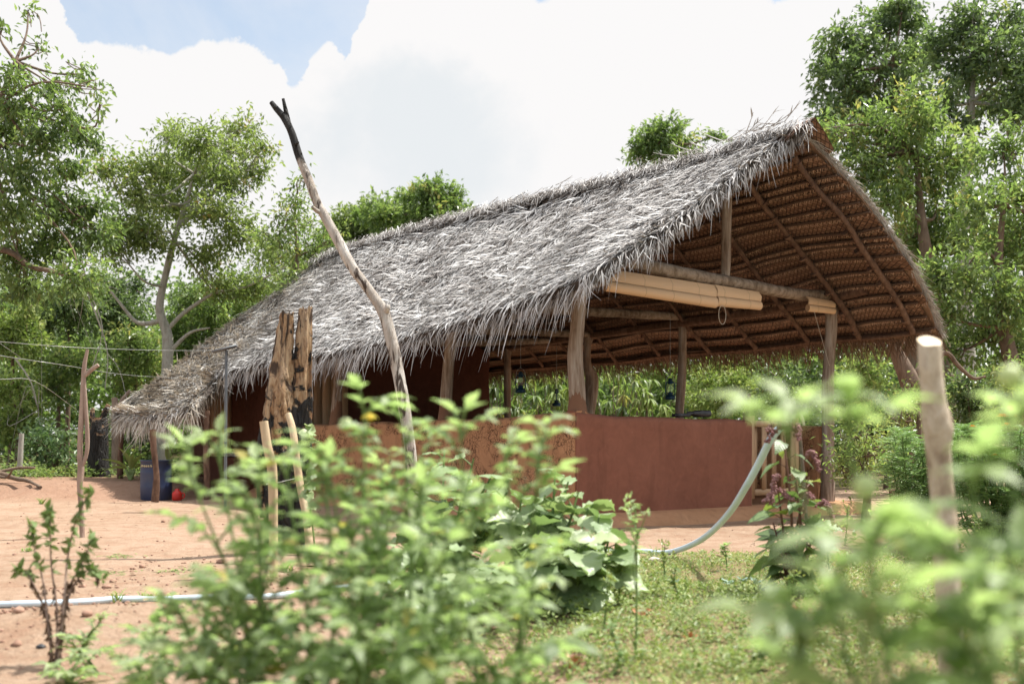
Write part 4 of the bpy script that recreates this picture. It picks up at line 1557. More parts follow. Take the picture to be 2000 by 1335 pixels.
def build_walls():
    def peak(s):
        return 1.085 + .045 * math.exp(-s * 12) + .008 * math.sin(s * 23)
    w = mud_wall('gable_wall', (-.10, -.02), (2.36, -.02), .19, lambda s: 1.082 + .05 * math.exp(-s * 9) + .004 * math.sin(s * 17) - .008 * s, 'mud_red', 70, .10)
    w['label'] = 'smooth dark red plastered half wall under the gable'
    w = mud_wall('front_wall', (-.02, -.09), (-.02, 7.24), .196, peak, 'mud_cracked', 110, 0.05)
    w['label'] = 'cracked orange brown mud half wall along the yard side'
    mud_wall('back_wall', (3.83, .1), (3.83, 7.24), .18, lambda s: 1.02 + .01 * math.sin(s * 20), 'mud_cracked', 60, 0.0)
    # enclosed room
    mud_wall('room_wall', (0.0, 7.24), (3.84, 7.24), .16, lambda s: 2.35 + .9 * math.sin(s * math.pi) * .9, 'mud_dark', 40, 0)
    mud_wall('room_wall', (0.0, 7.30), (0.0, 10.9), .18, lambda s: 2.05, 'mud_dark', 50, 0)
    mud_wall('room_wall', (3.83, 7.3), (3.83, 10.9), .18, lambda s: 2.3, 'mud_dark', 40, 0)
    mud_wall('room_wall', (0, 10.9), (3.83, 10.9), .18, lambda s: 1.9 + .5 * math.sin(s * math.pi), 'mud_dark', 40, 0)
    # plinth
    mb = MB()
    edge = []
    cs = [(-.30, 11.1), (-.30, -.22), (4.1, -.22), (4.1, 11.1)]
    top = [H(-.30, 11.1, .13), H(-.30, -.24, .13), H(4.1, -.24, .13), H(4.1, 11.1, .13)]
    pts = []
    for k in range(4):
        a = np.array(top[k])
        b = np.array(top[(k + 1) % 4])
        for q in np.linspace(0, 1, 40, endpoint=False):
            pts.append(a * (1 - q) + b * q)
    pts = np.array(pts)
    c = H(1.9, 5.4, .13)
    rings = []
    for (sc_, z) in ((1.035, -.10), (1.022, .02), (1.012, .08), (1.0, .115), (.985, .13), (.5, .135), (0, .135)):
        r = []
        for p in pts:
            off = p - c
            ln = np.linalg.norm(off[:2])
            k = mnoise.noise(Vector((p[0] * 1.7, p[1] * 1.7, z * 6))) * .035
            extra = (sc_ - 1.0) * 5.5 if sc_ > .9 else 0
            q = c + off * (sc_ if sc_ < .9 else 1.0)
            if sc_ > .9:
                q = q + norm(off) * (extra + k)
            r.append([q[0], q[1], z + (k * .3 if z < .13 else 0)])
        rings.append(r)
    G = np.array(rings)
    G = np.concatenate([G, G[:, :1]], 1)
    mb.grid(G)
    p = mb.build('plinth', M['mud_plinth'], HUT)
    p['label'] = 'ochre mud plinth under the walls'
    # door and frame on the front of the room
    def door(b0, b1, a, nm='door'):
        mb = MB()
        nb = 5
        for k in range(nb):
            f0 = b0 + (b1 - b0) * k / nb
            f1 = b0 + (b1 - b0) * (k + 1) / nb
            mb.box(H(a, (f0 + f1) / 2, 1.02), LB * (f1 - f0) * .485, GA * .018, UP * .86, RS.rand() * .5)
        o = mb.build(nm, M['plank'], HUT)
        fm = MB()
        for bb in (b0 - .04, b1 + .04):
            fm.box(H(a - .01, bb, 1.03), LB * .038, GA * .045, UP * .90, .4)
        fm.box(H(a - .01, (b0 + b1) / 2, 1.96), LB * ((b1 - b0) / 2 + .08), GA * .045, UP * .035, .4)
        f = fm.build('door_frame', M['plank'], HUT)
        f.parent = o
        f.location = (0, 0, 0)
        f.matrix_parent_inverse.identity()
    door(9.0, 9.75, -.13)
    # boards on the cross wall inside
    mb = MB()
    for k in range(5):
        mb.box(H(.45 + k * .15, 7.13, 1.2), GA * .070, LB * .016, UP * .95, RS.rand() * .4)
    mb.build('board_door', M['plank'], HUT)
    # mud bench outside the room
    mb = MB()
    mb.box(H(-.38, 8.15, .33), LB * .62, GA * .22, UP * .27)
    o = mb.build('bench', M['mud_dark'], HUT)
    bv = o.modifiers.new('bevel', 'BEVEL')
    bv.width = .04
    bv.segments = 3
    # posts of the lean-to
    beam('post', [px(303, 985, 14.9) * [1, 1, 0], px(306, 930, 14.9), px(300, 870, 14.9), px(298, 838, 14.9)], [.05, .045, .042, .04], 'wood_rafter', .25)
    beam('post', [H(-1.5, 10.3, 0), H(-1.5, 10.3, .6), H(-1.45, 10.3, 1.1)], [.05, .045, .04], 'wood_rafter', .25)
    beam('post', [H(-1.2, 6.95, 0), H(-1.22, 6.95, .7), H(-1.2, 6.97, 1.28)], [.05, .045, .04], 'wood_rafter', .25)
    # gate
    gate = MB()
    hh = (.24, 1.055)
    for a in (2.44, 3.18):
        gate.box(H(a, -.03, .66), GA * .035, LB * .022, UP * .46, .5)
    gate.box(H(2.81, -.035, 1.03), GA * .33, LB * .024, UP * .034, .7)
    gate.box(H(2.81, -.035, .27), GA * .33, LB * .024, UP * .034, .5)
    g = gate.build('gate', M['plank'], HUT)
    g['label'] = 'low gate of upright pale wooden slats'
    for k in range(8):
        mb = MB()
        a = 2.53 + k * .08
        dd = -.062 if k % 2 else -.012
        mb.box(H(a, dd, .65), GA * (.030 if k % 2 else .024), LB * .009, UP * (.345 + RS.uniform(-.004, .004)), RS.rand())
        s = mb.build('slat', M['plank'], HUT)
        s.parent = g
        s.location = (0, 0, 0)
    mb = MB()
    mb.box(H(2.395, -.02, .62), GA * .022, LB * .05, UP * .49, .6)
    mb.build('gate_post', M['plank'], HUT)


build_walls()


# ================================================================== THINGS ON THE HUT
def blind(name, label, secs, b, cord_at=None):
    root = thing(name, H(secs[0][0], b, secs[0][2]), label, 'blind', 'rolled bamboo blinds under the gable beam')
    for (a0, a1, zt0, zt1, zb0, zb1) in secs:
        n = 14
        sheet = MB()
        G = np.zeros((n, 3, 3))
        UVv = np.zeros((n, 3, 2))
        for i, s in enumerate(np.linspace(0, 1, n)):
            a = a0 + (a1 - a0) * s
            zt = zt0 + (zt1 - zt0) * s
            zb = zb0 + (zb1 - zb0) * s
            zm = zt * .46 + zb * .54
            for j, (z, bb) in enumerate(((zt, b + .03), ((zt + zm) / 2, b - .012), (zm, b - .005))):
                G[i, j] = H(a, bb, z)
                UVv[i, j] = (a, z)
        sheet.grid(G, .5, 0, UVv)
        sheet.grid(G[::-1] + LB * .012, .5, 0, UVv)
        sheet.build('slat_sheet', M['bamboo_blind'], root)
        roll = MB()
        ring = []
        uvr = []
        for i, s in enumerate(np.linspace(0, 1, n)):
            a = a0 + (a1 - a0) * s
            zt = zt0 + (zt1 - zt0) * s
            zb = zb0 + (zb1 - zb0) * s
            zm = zt * .48 + zb * .52
            rz = (zm - zb) / 2
            row = []
            uu = []
            for th in np.linspace(0, 2 * math.pi, 15):
                row.append(H(a, b + .012 + math.cos(th) * rz * .8, (zm + zb) / 2 - .004 + math.sin(th) * rz))
                uu.append((a, th * rz))
            ring.append(row)
            uvr.append(uu)
        roll.grid(np.array(ring), .5, 0, np.array(uvr))
        for k in (0, -1):
            g = np.array(ring[k])
            sp = np.array([g.mean(0) + (q - g.mean(0)) * f for q, f in zip(g, np.linspace(1, .5, len(g)))])
            roll.grid(np.stack([g, sp, np.repeat(g.mean(0)[None], len(g), 0)], 0), .3)
        roll.build('roll', M['bamboo_blind'], root)
    if cord_at:
        a, z = cord_at
        mb = MB()
        th = np.linspace(0, 2 * math.pi, 17)
        mb.tube([H(a + math.sin(q) * .055, b - .03, z - .09 + math.cos(q) * .10) for q in th], .0035, 5, sub=1)
        mb.build('cord', M['cord'], root)
    return root


blind('bamboo_blind', 'long rolled tan bamboo blind hanging under the gable tie beam', [(.26, 1.80, 2.535, 2.50, 2.31, 2.255), (1.81, 2.50, 2.505, 2.485, 2.275, 2.285)], -.12, (1.86, 2.27))
b2 = blind('bamboo_blind', 'short rolled tan bamboo blind end beside the right gable post', [(3.30, 3.78, 2.50, 2.48, 2.325, 2.33)], -.12)
mb = MB()
mb.tube([H(3.40, -.12, 2.33), H(3.62, -.10, 1.9), H(3.70, -.10, 1.72)], .003, 4, sub=2)
mb.build('cord', M['cord'], b2)


def lantern(p, label, scale=1.0, rot=0.0, hang=None):
    root = thing('lantern', (0, 0, 0), label, 'lantern', 'blue storm lanterns hanging in the hut')
    body = MB()
    body.lathe((0, 0, 0), [(0, 0), (.058, 0), (.062, .006), (.062, .035), (.055, .048), (.03, .058), (.03, .072), (.036, .075), (.036, .085), (.02, .088), (0, .088)], 18)
    body.build('base_tank', M['lantern_blue'], root)
    g = MB()
    g.lathe((0, 0, 0), [(.024, .088), (.036, .11), (.040, .135), (.034, .165), (.024, .185)], 16)
    g.build('glass_globe', M['glass'], root)
    wk = MB()
    wk.lathe((0, 0, 0), [(0, .085), (.012, .087), (.012, .10), (0, .102)], 8)
    wk.build('burner', M['metal_grey'], root)
    cap = MB()
    cap.lathe((0, 0, 0), [(.028, .185), (.030, .192), (.034, .20), (.034, .206), (.022, .215), (.022, .235), (.030, .24), (.030, .246), (.010, .258), (0, .259)], 16)
    cap.build('chimney_cap', M['lantern_blue'], root)
    for s in (-1, 1):
        fr = MB()
        fr.tube([(s * .045, 0, .04), (s * .060, 0, .09), (s * .056, 0, .16), (s * .045, 0, .205), (s * .020, 0, .225)], .006, 7, sub=4)
        fr.build('frame_tube', M['lantern_blue'], root)
    h = MB()
    h.tube([(-.056, 0, .16), (-.05, 0, .25), (0, 0, .30), (.05, 0, .25), (.056, 0, .16)], .0022, 5, sub=4)
    h.tube([(0, 0, .30), (0, 0, .30 + (hang or .3))], .002, 4, sub=1)
    h.build('handle', M['wire'], root)
    root.location = [float(q) for q in p]
    root.scale = (scale,) * 3
    root.rotation_euler = (0, 0, rot)
    return root


lantern(px(1309, 780, 13.6), 'blue storm lantern hanging beside the inner post, right of the corner post', 1.05, .2, .7)
lantern(px(1017, 767, 14.2), 'blue storm lantern hanging left of the corner post, nearer of two there', 1.10, .1, .6)
lantern(px(1087, 793, 17.2), 'small dark storm lantern seen edge on, close left of the corner post', 1.10, 1.5, .8)

# black objects lying on the red wall
gz = 1.085
q = thing('binoculars', H(1.62, 0, gz), 'black binocular-like device lying on top of the red gable wall', 'device')
mb = MB()
for s, l in ((-.035, .24), (.04, .20)):
    c = H(1.66, s, gz + .045)
    mb.tube([c - GA * .12, c - GA * .03, c - GA * .02, c + GA * .12], [.022, .026, .036, .038], 12, sub=1)
mb.box(H(1.63, 0, gz + .05), GA * .05, LB * .04, UP * .012)
mb.build('barrels', M['black_plastic'], q)
mb = MB()
mb.box(H(1.40, .0, gz + .022), GA * .09, LB * .05, UP * .018)
mb.tube([H(1.29, -.02, gz + .018), H(1.36, -.03, gz + .03), H(1.46, -.04, gz + .035), H(1.55, -.04, gz + .05)], .012, 7, sub=4)
mb.build('strap', M['black_plastic'], q)

mb = MB()
for k in range(5):
    c = H(-.38, 7.75 + k * .17, .62 + .012 * (k % 2))
    mb.box(c, LB * .08, GA * .12, UP * .014, RS.rand())
    mb.box(c + UP * .03, LB * .07 + GA * .02, GA * .10 - LB * .02, UP * .010, RS.rand())
tag(mb.build('paper_bundle', M['paper_pale']), 'pale papers spread on the mud bench in the shade of the hut', 'papers')

# ================================================================== YARD OBJECTS
# leaning forked pole
root = thing('forked_pole', ground(-.72, 8.0), 'tall leaning bare pole with a charred forked tip in front of the roof', 'pole')
mb = MB()
Zp = 8.0
path = [(812, 1085), (808, 990), (804, 915), (799, 860), (785, 770), (771, 695), (758, 640), (747, 606), (722, 568), (690, 525), (660, 470), (636, 425), (620, 397), (602, 350), (584, 305), (570, 260), (556, 232), (541, 214), (530, 200)]
rp = [13, 13, 12.5, 12, 13, 13, 12.5, 12.5, 10, 10.5, 10.5, 10, 9.5, 9, 8.5, 8, 7.5, 6.5, 5]
mb.tube([px(a, b, Zp + .15 * (i / 18)) for i, (a, b) in enumerate(path)], np.array(rp) * .92 * Zp / F, 14, sub=7, rough=.10, nscale=7)
mb.tube([px(565, 248, 8.14), px(560, 225, 8.14), px(553, 193, 8.14)], np.array([6.5, 5, 3]) * Zp / F, 9, sub=5, rough=.12)
mb.tube([px(628, 415, 8.1), px(618, 411, 8.05), px(610, 404, 8.0)], np.array([6, 4.5, 3]) * Zp / F, 7, sub=3)
mb.tube([px(752, 615, 8.1), px(756, 603, 8.0), px(757, 596, 8.0)], np.array([8, 6, 5]) * Zp / F, 7, sub=3)
mb.tube([px(577, 282, 8.1), px(583, 278, 8.05)], np.array([4, 2]) * Zp / F, 6, sub=2)
mb.build('shaft', M['pole_bark'], root)

# split burnt stump
Zs = 7.9
root = thing('burnt_stump', ground((560 - 1000) / F * Zs, Zs), 'tall split tree stump, charred black below and orange above, beside the leaning pole', 'stump')
root_sp = root
mb = MB()
s = Zs / F


def craggy(path, rad, seg=40, sub=16, seed=0.0, amp=.36, mat=0, flat=.9):
    P, Rr = catmull(np.array([px(a, b, Zs + (c if True else 0)) for a, b, c in path]), np.array(rad) * s, sub)
    V = []
    ang = np.linspace(0, 2 * math.pi, seg, endpoint=False)
    for i, (p, r) in enumerate(zip(P, Rr)):
        topk = i / (len(P) - 1)
        for a in ang:
            d = np.array([math.cos(a), math.sin(a) * flat, 0])
            n1 = mnoise.noise(Vector((math.cos(a) * 1.6 + seed, math.sin(a) * 1.6, p[2] * 1.3)))
            n2 = mnoise.noise(Vector((math.cos(a) * 6 + seed, math.sin(a) * 6, p[2] * 7)))
            n3 = mnoise.noise(Vector((math.cos(a) * 14 + seed, math.sin(a) * 14, p[2] * 22)))
            rr = r * (1 + amp * n1 + amp * .6 * n2 + amp * .42 * n3)
            q = p + d * rr
            if topk > .97:
                q = q + UP * (.05 * mnoise.noise(Vector((a * 1.5, seed, 3))) + .03 * n2)
            V.append(q)
    n = len(P)
    i = np.arange(n - 1)[:, None] * seg
    j = np.arange(seg)[None, :]
    j2 = (j + 1) % seg
    mb.add(V, np.stack([i + j, i + j2, i + seg + j2, i + seg + j], -1).reshape(-1, 4), .5, mat)
    ring = np.array(V[-seg:])
    c = ring.mean(0) - UP * .03
    a = np.arange(seg)
    mb.add(np.vstack([ring, c[None]]), np.stack([a, (a + 1) % seg, np.full(seg, seg)], -1), .5, mat)


craggy([(548, 1090, 0), (545, 1000, 0), (545, 900, 0), (548, 800, 0), (551, 700, 0), (560, 612, 0)], [25, 29, 33, 29, 20, 13], seed=2.0)
craggy([(580, 1090, .04), (578, 1000, .04), (577, 900, .04), (583, 800, .03), (591, 700, .03), (597, 604, .03)], [19, 25, 28, 23, 16, 10], seed=7.0)
craggy([(520, 1010, .02), (512, 950, .02), (509, 900, .02), (520, 850, .02), (534, 800, .0)], [10, 11, 10, 14, 12], 24, 10, seed=4.0)
mb.build('trunk', M['burnt_stump'], root)

# stakes next to the stump
root = thing('garden_stake', ground((535 - 1000) / F * 6.5, 6.5), 'crooked peeled wooden stake standing in front of the burnt stump', 'stake')
mb = MB()
mb.tube([px(535, 1140, 6.5), px(534, 1050, 6.5), px(533, 950, 6.5), px(530, 905, 6.5), px(522, 870, 6.5), px(515, 822, 6.5)], np.array([8, 8.5, 9.5, 10, 9, 8.5]) * 6.5 / F, 10, sub=6, rough=.10)
mb.build('shaft', M['wood_peeled'], root)
root = thing('garden_stake', ground((605 - 1000) / F * 7.1, 7.1), 'curved bare stick leaning against the right side of the burnt stump', 'stake')
mb = MB()
mb.tube([px(606, 1105, 7.1), px(600, 1020, 7.2), px(585, 940, 7.3), px(577, 880, 7.35), px(572, 840, 7.4), px(563, 808, 7.45)], np.array([7, 7.5, 7.5, 7.5, 7, 6.5]) * 7.2 / F, 10, sub=6, rough=.10)
mb.build('shaft', M['wood_peeled'], root)
# wire tied between the stakes
mb = MB()
mb.tube([px(520, 945, 6.6), px(545, 941, 6.9), px(575, 934, 7.2)], .003, 5, sub=4)
tag(mb.build('tie_wire', M['wire']), 'thin pale wire tied between the two stakes by the burnt stump', 'wire')

# foreground stake at the right
root = thing('garden_stake', ground((1840 - 1000) / F * 2.9, 2.9), 'thick pale sawn-off wooden stake in the right foreground', 'stake')
mb = MB()
mb.tube([px(1868, 1440, 2.85), px(1862, 1335, 2.85), px(1850, 1150, 2.88), px(1842, 1000, 2.9), px(1833, 880, 2.9), px(1832, 830, 2.9), px(1823, 780, 2.9), px(1818, 720, 2.9), px(1816, 676, 2.9)],
        np.array([27, 26, 24, 23, 24, 28, 22, 21, 22]) * 2.9 / F, 24, sub=8, rough=.13, nscale=9)
mb.build('shaft', M['wood_stake'] if 'wood_stake' in M else barkmat('wood_stake', [(.34, (.24, .17, .12)), (.47, (.46, .37, .27)), (.56, (.58, .49, .38)), (.66, (.42, .34, .27)), (.8, (.68, .60, .50))], .5, 24, .9), root)
mb = MB()
c = px(1816, 676, 2.9)
th = np.linspace(0, 2 * math.pi, 29)
r0 = 22 * 2.9 / F
wob_ = 1 + .05 * np.sin(th * 3) + .03 * np.sin(th * 5 + 1)
ra = np.stack([c[0] + r0 * .96 * np.cos(th), c[1] + r0 * .96 * np.sin(th), np.full(29, c[2] - .02)], -1)
rb = np.stack([c[0] + r0 * wob_ * np.cos(th), c[1] + r0 * wob_ * np.sin(th), c[2] + .012 + .62 * r0 * np.sin(th)], -1)
mb.grid(np.stack([ra, rb], 0), .5, 0)
rc = rb.copy()
cm_ = rb[:-1].mean(0) + [0, 0, .002]
mb.grid(np.stack([rb, cm_ + (rb - cm_) * .5, np.repeat(cm_[None], 29, 0)], 0), .5, 1)
mb.build('cut_face', [M['wood_stake'], simplemat('cut_wood', (.80, .68, .50), .7, col2=(.66, .50, .32), nscale=40)], root, smooth=False)

# forked stick at the left
root = thing('forked_stick', ground((160 - 1000) / F * 9.3, 9.3), 'slender twisted forked stick holding the wires at the left of the yard', 'pole')
mb = MB()
s9 = 9.3 / F
P9 = lambda L_: [px(a, b, 9.3) for a, b in L_]
mb.tube(P9([(161, 1070), (159, 1000), (156, 950), (158, 915), (156, 870), (160, 800), (163, 740), (165, 712), (171, 682)]), np.array([5, 5, 5.5, 6.5, 5, 5, 5, 4.5, 3]) * s9, 9, sub=6, rough=.16)
mb.tube(P9([(160, 910), (168, 890), (171, 860), (168, 800), (165, 760), (163, 730)]), np.array([4, 4, 4.5, 4, 4, 3.5]) * s9, 8, sub=6, rough=.16)
mb.tube(P9([(164, 735), (178, 722), (192, 712)]), np.array([4, 4, 3.5]) * s9, 7, sub=4, rough=.16)
mb.build('shaft', M['bark_stick'], root)

# wires
mb = MB()
mb.tube([px(-120, 655, 9), px(0, 667, 9.2), px(165, 679, 9.4), px(330, 684, 12), px(455, 684, 14.5)], .0022, 5, sub=8)
tag(mb.build('overhead_wire', M['wire']), 'upper of two thin wires strung from the left edge to the hut roof', 'wire', 'wires strung to the hut')
mb = MB()
mb.tube([px(-120, 672, 9), px(0, 694, 9.2), px(120, 712, 9.4), px(240, 731, 12), px(345, 738, 15.5)], .0022, 5, sub=8)
mb.tube([px(0, 740, 9.0), px(70, 745, 10), px(150, 800, 12.0)], .0025, 4, sub=5)
tag(mb.build('overhead_wire', M['wire']), 'lower of two thin wires strung from the left edge to the hut roof', 'wire', 'wires strung to the hut')

# metal T pole
root = thing('metal_pole', ground((440 - 1000) / F * 13, 13), 'thin grey metal pole with a short bar on top, before the lean-to roof', 'pole')
mb = MB()
mb.tube([px(440, 1012, 13), px(441, 800, 13), px(442, 684, 13)], .019, 10, sub=3)
mb.build('shaft', M['metal_grey'], root)
mb = MB()
c = px(439, 681, 13)
mb.box(c, np.array([.145, 0, .035]), np.array([-.01, .07, .0]), UP * .012)
mb.build('top_bar', M['metal_grey'], root)

# blue barrel
Zb = 15.6
bx = (305 - 1000) / F * Zb
bz = gh(bx, Zb)
root = thing('barrel', (bx, Zb, bz), 'dark blue plastic barrel standing under the low lean-to eave', 'barrel')
mb = MB()
hb = EYE + (HOR - 898) / F * Zb - bz
mb.lathe((bx, Zb, bz), [(0, 0), (.205, 0), (.215, .015), (.22, hb * .3), (.222, hb * .33), (.22, hb * .36), (.22, hb * .66), (.223, hb * .69), (.22, hb * .72), (.215, hb - .02), (.228, hb - .012), (.228, hb), (.2, hb), (.2, hb - .02), (0, hb - .02)], 32)
mb.build('shell', M['barrel_blue'], root)
mb = MB()
for k in range(6):
    a = -1.57 + (k - 5) * .16
    mb.ball((bx + .221 * math.cos(a), Zb + .221 * math.sin(a), bz + hb * .86), .014, 6, 4, squash=(1, .25, 1.3), rough=.5)
mb.build('worn_print', M['barrel_mark'], root)
# red jug
jr = px(346, 966, 15.4)
root = thing('jug', ground(jr[0], jr[1]), 'small bright red plastic jug on the ground right of the blue barrel', 'jug')
mb = MB()
jg = np.array(root.location)
mb.lathe(jg, [(0, 0), (.06, 0), (.07, .02), (.072, .10), (.055, .13), (.03, .145), (.03, .17), (0, .17)], 16)
mb.build('body', M['red_plastic'], root)
mb = MB()
mb.tube([jg + [.06, 0, .11], jg + [.10, 0, .10], jg + [.10, 0, .05], jg + [.068, 0, .03]], .009, 7, sub=4)
mb.build('handle', M['red_plastic'], root)

# far burnt stump
Zf = 19.0
root = thing('burnt_stump', ground((190 - 1000) / F * Zf, Zf), 'short blackened stump on the bank left of the lean-to', 'stump')
mb = MB()
rs_ = Zf / F
g0 = ground((190 - 1000) / F * Zf, Zf)
tp = lambda a, b: px(a, b, Zf)
P_ = [g0 - UP * .05, tp(190, 900), tp(192, 850), tp(194, 815)]
mb.tube(P_, np.array([24, 20, 18, 15]) * rs_, 16, sub=8, rough=.22, nscale=3)
mb.tube([tp(196, 830), tp(205, 805), tp(212, 790)], np.array([7, 6, 4]) * rs_, 8, sub=4, rough=.2)
mb.tube([tp(182, 830), tp(180, 808), tp(182, 796)], np.array([6, 5, 3]) * rs_, 8, sub=4, rough=.2)
mb.build('trunk', M['burnt_far'], root)
# cut stump poking above the lean-to edge
Zc = 20.5
root = thing('tree_stub', ground((225 - 1000) / F * Zc, Zc), 'sawn brown branch stub poking up behind the edge of the lean-to thatch', 'stump')
mb = MB()
mb.tube([ground((226 - 1000) / F * Zc, Zc), px(226, 850, Zc), px(224, 776, Zc)], np.array([9, 8, 6]) * Zc / F, 9, sub=5, rough=.12)
mb.tube([px(228, 800, Zc), px(240, 780, Zc), px(254, 763, Zc)], np.array([5, 4.5, 4]) * Zc / F, 8, sub=4, rough=.12)
mb.build('trunk', M['bark_stick'], root)

# fallen log
root = thing('fallen_branch', ground((30 - 1000) / F * 16.3, 16.3), 'weathered grey fallen branch with a side limb on the bank at the left edge', 'branch')
mb = MB()
def on_ground(a, b, Z, up):
    q = px(a, b, Z)
    q[2] = gh(q[0], q[1]) + up
    return q


mb.tube([on_ground(-80, 0, 16.9, .20), on_ground(-10, 0, 16.9, .16), on_ground(30, 0, 16.8, .12), on_ground(55, 0, 16.4, .07), on_ground(80, 0, 15.7, .02)], [.05, .045, .036, .028, .02], 9, sub=5, rough=.25)
mb.tube([on_ground(0, 0, 16.9, .18), on_ground(35, 0, 17.0, .24), on_ground(68, 0, 17.0, .22)], [.026, .024, .02], 8, sub=4, rough=.2)
mb.tube([on_ground(-30, 0, 16.8, .2), on_ground(10, 0, 16.2, .28), on_ground(25, 0, 15.9, .4)], [.03, .02, .01], 7, sub=4, rough=.2)
mb.build('limb', M['bark_brown'], root)
# far fence post
root = thing('fence_post', ground((40 - 1000) / F * 18.6, 18.6), 'weathered grey fence post among the weeds at the far left', 'post')
mb = MB()
mb.tube([px(37, 925, 18.6), px(40, 885, 18.6), px(42, 846, 18.6)], np.array([5, 5, 4.5]) * 18.6 / F, 8, sub=4, rough=.2)
mb.build('shaft', M['bark_pale'], root)
# right stump post & stone
root = thing('short_post', ground((1755 - 1000) / F * 10.2, 10.2), 'short reddish brown cut post near the marigold bush', 'post')
mb = MB()
mb.tube([px(1758, 1035, 10.2), px(1756, 1000, 10.2), px(1752, 955, 10.2)], np.array([17, 16, 15]) * 10.2 / F, 14, sub=6, rough=.15)
mb.build('shaft', M['wood_rafter'], root)
for i, (xx, yy, Zq, r_, lab) in enumerate([(1728, 1008, 9.9, .06, 'pale stone lying left of the short cut post'), (1700, 1012, 9.8, .045, 'smaller pale stone lying farther left of the short cut post'),
                                           (1280, 1102, 6.9, .035, 'flat pale stone beside the low end of the blue pipe'), (185, 1198, 5.15, .016, 'small whitish stone in front of the pipe at the left')]):
    mb = MB()
    c = ground((xx - 1000) / F * Zq, Zq)
    mb.ball(c + UP * r_ * .3, r_, 14, 9, squash=(1.4, 1, .6), rough=.35)
    tag(mb.build('stone', M['stone_pale']), lab, 'stone', 'loose stones')
mb = MB()
c = ground((80 - 1000) / F * 4.05, 4.05)
mb.ball(c + UP * .008, .014, 10, 7, squash=(1.3, 1, .7), rough=.4)
tag(mb.build('stone', M['black_plastic']), 'small black stone on the bare soil at the lower left', 'stone', 'loose stones')

# pipes
mb = MB()
pl = [(-260, 1200, 5.3), (-60, 1194, 5.3), (60, 1190, 5.3), (150, 1186, 5.35), (230, 1181, 5.45), (320, 1179, 5.5), (420, 1179, 5.55), (520, 1178, 5.6), (620, 1172, 5.8), (760, 1150, 6.3)]
P = np.array([px(a, b, z) for a, b, z in pl])
for q in P:
    q[2] = max(q[2], gh(q[0], q[1]) + .014)
    q[2] = gh(q[0], q[1]) + .016 + .004 * math.sin(q[0] * 5)
mb.tube(P, .0165, 14, sub=8)
tag(mb.build('water_pipe', M['pipe_pvc']), 'pale blue plastic pipe lying across the bare soil at the left', 'pipe')
root = thing('water_pipe', ground((1265 - 1000) / F * 7.4, 7.4), 'pale blue plastic pipe curving up from the ground to a tied end on the right', 'pipe')
mb = MB()
pr = [(1150, 1098, 7.6), (1215, 1092, 7.6), (1260, 1086, 7.4), (1300, 1079, 7.2), (1345, 1066, 6.9), (1385, 1042, 6.6), (1425, 1000, 6.3), (1458, 948, 6.0), (1483, 902, 5.85), (1507, 855, 5.7), (1530, 828, 5.65), (1540, 818, 5.6)]
P = np.array([px(a, b, z) for a, b, z in pr])
P[0][2] = gh(P[0][0], P[0][1]) + .02
P[1][2] = gh(P[1][0], P[1][1]) + .02
P[2][2] = max(P[2][2], gh(P[2][0], P[2][1]) + .02)
mb.tube(P, np.linspace(.017, .0215, len(P)), 16, sub=8)
mb.build('tube', M['pipe_pvc'], root)
mb = MB()
mb.tube([px(1534, 824, 5.62), px(1546, 808, 5.58), px(1558, 806, 5.56)], [.021, .021, .012], 12, sub=4, rough=.12, nscale=20)
mb.tube([px(1550, 810, 5.56), px(1564, 812, 5.5), px(1570, 830, 5.5)], [.010, .011, .006], 10, sub=4, rough=.3, nscale=20)
mb.build('cloth_wrap', M['pipe_cloth'], root)
# stake that holds the pipe end
root = thing('garden_stake', ground((1572 - 1000) / F * 5.6, 5.6), 'thin brown stick propping up the wrapped end of the blue pipe', 'stake')
mb = MB()
mb.tube([px(1578, 1180, 5.75), px(1574, 1000, 5.75), px(1560, 826, 5.7)], .009, 8, sub=5, rough=.2)
mb.build('shaft', M['twig'], root)
# stick behind the gate
mb = MB()
mb.tube([px(1465, 870, 14), px(1461, 800, 14), px(1463, 768, 14)], [.03, .028, .024], 8, sub=4, rough=.15)
mb.tube([px(1462, 790, 14), px(1455, 778, 14), px(1450, 772, 14)], [.016, .014, .01], 7, sub=3)
o = tag(mb.build('fence_post', M['bark_stick']), 'reddish forked stick standing just behind the gate post', 'post')


# ================================================================== GARDEN PLANTS
def leaf_set(mb, tm, bases, dirs, ups, L, Wr, tint, mat=0):
    """distribute over template variants"""
    idx = RS.randint(0, len(tm), len(bases))
    for k in range(len(tm)):
        q = idx == k
        if q.any():
            mb.inst(tm[k], bases[q], dirs[q], ups[q], L[q], L[q] * Wr, tint[q], mat)


